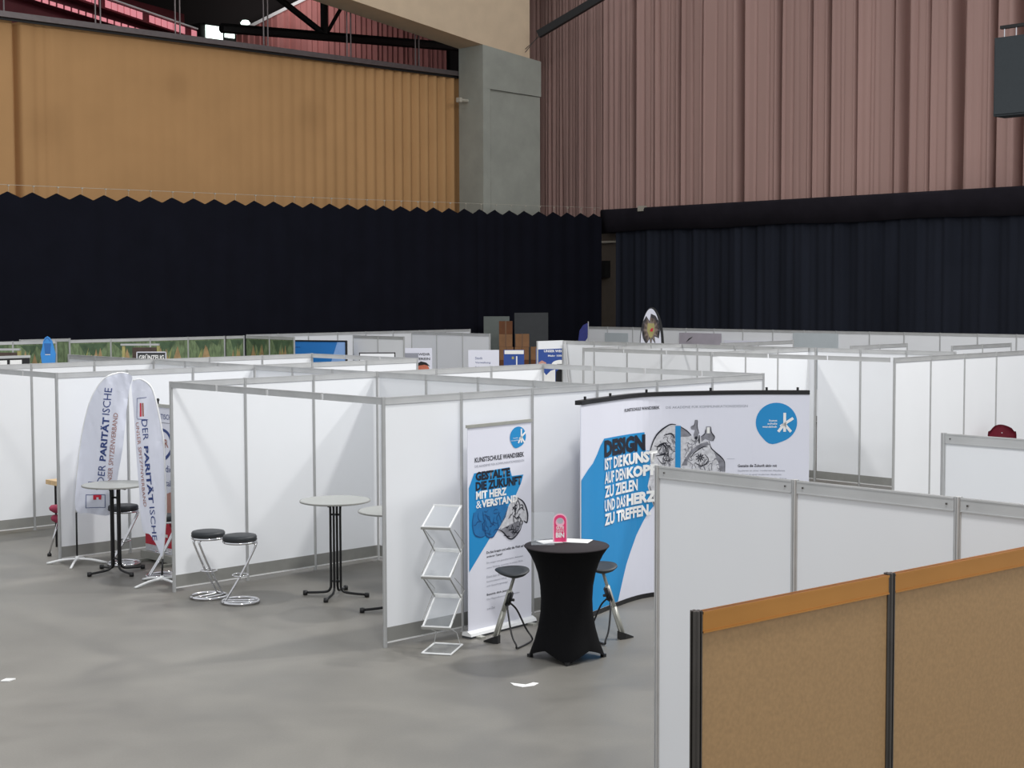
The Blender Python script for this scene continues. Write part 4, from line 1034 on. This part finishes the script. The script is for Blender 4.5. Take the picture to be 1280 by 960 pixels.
# wide blue banner
a = Vector((12.35, 19.15, 0)); b2 = Vector((13.05, 17.55, 0)); L = (b2-a).length
t = thing('wide_blue_banner', 'wide blue banner wall with pale slanted right edge in the back row', 'banner', a, math.atan2((b2-a).y, (b2-a).x))
obj('sheet', box(nb(), 0, -.01, .05, L, .01, 2.28), 'banner_blue', t); obj('top_channel', box(nb(), -.02, -.03, 2.28, L+.02, .03, 2.31), 'black', t); obj('side_edge', box(nb(), L, -.03, 0, L+.03, .03, 2.3), 'black', t)
obj('base', box(nb(), 0, -.12, 0, L, .12, .05), 'black', t)
lay(poly_flat([(L-.22, 2.27), (L-.01, 2.27), (L-.01, 1.5), (L-.5, 1.5)]), FF, [], .003, 'banner_pale', t, 'printed_shape')
for k, (tx, wd) in enumerate((('unsere Ausbildungsberufe', .42), ('im Studium', .2), ('dein Einstieg hier', .3))): lay(text_flat(tx, .08, 2.12-k*.08, wd, .035), FF, [], .003, 'deep_blue', t, 'lettering')
board('black_framed_board', 'small white board with thin black frame right of the wide blue banner', 'board', 10.72, 13.45, .76, 1.2, 2.2, 'panel', frame='black')
g = board('roll_up_banner', 'white roll-up banner with grey block, dark capitals and a face', 'banner', 14.35, 16.5, .78, .06, 2.12, 'print_white')
obj('base', box(nb(), -.4, -.1, 0, .4, .1, .06), 'silver_post', g)
lay(poly_flat([(-.3, 1.83), (.06, 1.83), (.06, 2.0), (-.3, 2.0)]), FF, [], .003, 'print_grey', g, 'printed_block')
lay(text_flat('WEHR', .06, 1.94, .28, .06, .02), FF, [], .004, 'dark_board', g, 'lettering'); lay(text_flat('VEREIN', .0, 1.83, .34, .06, .02), FF, [], .004, 'dark_board', g, 'lettering')
lay(poly_flat([(.16+.17*math.cos(k*.4), 1.56+.2*math.sin(k*.4)) for k in range(16)]), FF, [], .003, 'face_orange', g, 'printed_face')
lay(poly_flat([(0, 1.66), (.02, 1.74), (.12, 1.8), (.25, 1.77), (.34, 1.68), (.2, 1.72), (.08, 1.7)]), FF, [], .005, 'black', g, 'printed_hair')
g = board('roll_up_banner', 'white banner with three short text lines left of the cardboard boxes', 'banner', 14.95, 14.75, .72, .06, 2.1, 'print_white')
obj('base', box(nb(), -.37, -.1, 0, .37, .1, .06), 'silver_post', g)
for k, (tx, wd) in enumerate((('Stadt', .17), ('Verwaltung', .36), ('Schwerin', .28))): lay(text_flat(tx, -.2, 1.88-k*.11, wd, .06), FF, [], .003, 'print_navy', g, 'lettering')
g = board('roll_up_banner', 'small navy blue banner with white top strip beside the text banner', 'banner', 15.5, 14.3, .48, .06, 2.1, 'navy')
obj('base', box(nb(), -.25, -.1, 0, .25, .1, .06), 'silver_post', g)
lay(poly_flat([(-.22, 2.0), (.23, 2.0), (.23, 2.09), (-.22, 2.09)]), FF, [], .003, 'paper', g, 'printed_strip')
lay(poly_flat([(.05, 1.5), (.08, 1.5), (.08, 1.95), (.05, 1.95)]), FF, [], .003, 'paper', g, 'printed_strip'); lay(poly_flat([(-.05, 1.88), (0, 1.88), (0, 1.94), (-.05, 1.94)]), FF, [], .003, 'straw', g, 'printed_dot')
# cardboard boxes and grey boards
t = thing('grey_board', 'pale grey-green board standing behind the left cardboard boxes', 'board', (21.9, 21.6, 0), VA); obj('board', box(nb(), -.45, -.02, 0, .32, .02, 2.74), 'grey_board', t)
t = thing('grey_board', 'tall dark grey board standing right of the cardboard boxes', 'board', (22.9, 21.2, 0), VA+.25); obj('board', box(nb(), -.55, -.02, 0, .5, .02, 2.84), 'dark_board', t)
ordn = ['topmost', 'second', 'third', 'fourth', 'fifth', 'sixth', 'seventh', 'eighth']
rbx = random.Random(4)
for ci, (off, n, cname) in enumerate(((0, 7, 'leftmost'), (.46, 6, 'second'), (.92, 5, 'third'), (1.38, 5, 'rightmost'))):
    zt = n*.375
    for k in range(n):
        w_, h_ = rbx.uniform(.38, .41), .37; jx = rbx.uniform(-.01, .01)
        bxo = thing('cardboard_box', 'cardboard box, %s from the top in the %s column of the stack' % (ordn[k], cname) if k else 'cardboard box on top of the %s column of the stack' % cname, 'box',
                    (21.2+FR.x*(off+jx), 20.55+FR.y*(off+jx), zt-(k+1)*.375), VA+rbx.uniform(-.05, .05), 'cardboard boxes in the stack')
        obj('carton', box(nb(), -w_/2, -.15, .0, w_/2, .15, h_), 'cardboard' if (k+ci) % 3 else 'cardboard_dark', bxo)
        obj('tape', box(nb(), -.02, -.153, .0, .02, .153, h_+.003), 'tape', bxo)
# blue poster and printed clothing under the fascia
g = board('roll_up_banner', 'blue poster with white heading and a white cap under the fascia board', 'banner', 14.9, 12.35, .86, .06, 2.2, 'navy')
obj('base', box(nb(), -.4, -.1, 0, .4, .1, .06), 'silver_post', g)
lay(text_flat('UNSER WEG DEIN', -.25, 2.11, .62, .055, .03), FF, [], .003, 'paper', g, 'lettering'); lay(text_flat('Mehr 1000 Tage', -.16, 2.0, .5, .055, .02), FF, [], .003, 'paper', g, 'lettering')
lay(poly_flat([(.12+.2*math.cos(k*.35), 1.84+.1*math.sin(k*.35)) for k in range(18)]), FF, [], .003, 'paper', g, 'printed_cap')
lay(poly_flat([(.0, 1.78), (.24, 1.78), (.22, 1.85), (.04, 1.85)]), FF, [], .005, 'black', g, 'printed_cap_band')
lay(poly_flat([(-.36, 1.78), (-.22, 1.78), (-.2, 1.88), (-.3, 1.93), (-.37, 1.88)]), FF, [], .003, 'skin_print', g, 'printed_hand')
lay(poly_flat([(-.33, 1.2), (.0, 1.2), (.0, 1.73), (-.1, 1.7), (-.2, 1.6), (-.28, 1.7), (-.33, 1.73)]), FF, [], .003, 'paper', g, 'printed_shirt')
lay(poly_flat([(.0, 1.2), (.38, 1.2), (.38, 1.55), (.3, 1.68), (.18, 1.74), (.14, 1.6), (.1, 1.74), (.02, 1.68)]), FF, [], .004, 'black', g, 'printed_jacket')
# flag with blue cloth
t = facing('small_flag', 'deep blue flag hanging above the end of the far white wall', 'flag', 21.0, 17.25)
obj('pole', tube(nb(), [(.12, 0, 0), (.12, 0, 2.65)], .015, 6), 'alu', t)
obj('cloth', prism(nb(), [(.12, 2.62), (-.02, 2.55), (-.12, 2.4), (-.17, 2.0), (-.1, 1.95), (.0, 2.05), (.1, 2.2)], -.01, .01, lambda a, b2, c: (a, c, b2)), 'deep_blue', t)
# round-topped white star banner
t = facing('oval_star_banner', 'white oval banner with a grey-brown star emblem and black edge', 'banner', 22, 15.7)
ov = [(.285*math.cos(2*PI*k/48), 1.9+1.1*math.sin(2*PI*k/48)) for k in range(48)]
obj('backing', prism(nb(), [(x*1.16+.03, z+.04) for x, z in ov], .0, .05, lambda a, b2, c: (a, c, b2)), 'black', t)
obj('face', prism(nb(), ov, -.012, .0, lambda a, b2, c: (a, c, b2)), 'print_white', t)
obj('stand_post', tube(nb(), [(0, .03, 0), (0, .03, .9)], .02, 8), 'black', t)
stp = []
for k in range(24):
    a = 2*PI*k/24+PI/2; r_ = (.27 if k % 2 == 0 else .15); stp.append((r_*math.cos(a)*.93, 2.42+r_*1.65*math.sin(a)))
lay(poly_flat(stp), FF, [], .003, 'star_dark', t, 'star_emblem'); lay(poly_flat([(x*.78, 2.42+(z-2.42)*.78) for x, z in stp]), FF, [], .005, 'star_brown', t, 'star_emblem_inner')
lay(poly_flat([(-.09, 2.6), (.09, 2.6), (.1, 2.4), (.05, 2.26), (0, 2.2), (-.05, 2.26), (-.1, 2.4)]), FF, [], .008, 'straw', t, 'star_shield'); lay(poly_flat([(-.03, 2.38), (.05, 2.38), (.06, 2.48), (.0, 2.46)]), FF, [], .01, 'print_red', t, 'star_shield_mark')
# posters on the far right wall
def poster(label, x, y0, y1, z0, z1, mat, marks=()):
    t = thing('wall_poster', label, 'poster', (x, y1, 0), -PI/2); obj('sheet', box(nb(), 0, -.012, z0, y1-y0, 0, z1), mat, t)
    for pts in marks: lay(poly_flat(pts), FF, [], .004, 'dark_board', t, 'printed_mark')
poster('grey-lilac poster with a bird mark on the far white wall', 23.98, 14.85, 16.35, .9, 2.3, 'grey_poster', ([(.25, 2.03), (.45, 2.15), (.5, 2.2), (.35, 2.14)],))
poster('lilac poster strip low on the far white wall', 23.98, 12.6, 14.75, .9, 2.12, 'print_white', ([(1.25, 2.07), (1.4, 2.1), (1.45, 2.04), (1.35, 2.0)],))
poster('dark grey poster right of the lilac strip on the far wall', 23.98, 11.05, 12.45, .9, 2.36, 'grey_panel')
poster('pale grey poster left of the oval star banner on the far wall', 23.98, 18.3, 19.2, .9, 2.25, 'grey_panel')
t = thing('leaning_post', 'slim aluminium post leaning beside the fascia board', 'post', (0, 0, 0)); obj('profile', tube(nb(), [(13.66, 10.5, .02), (13.7, 10.88, 2.4)], .02, 8), 'alu', t)
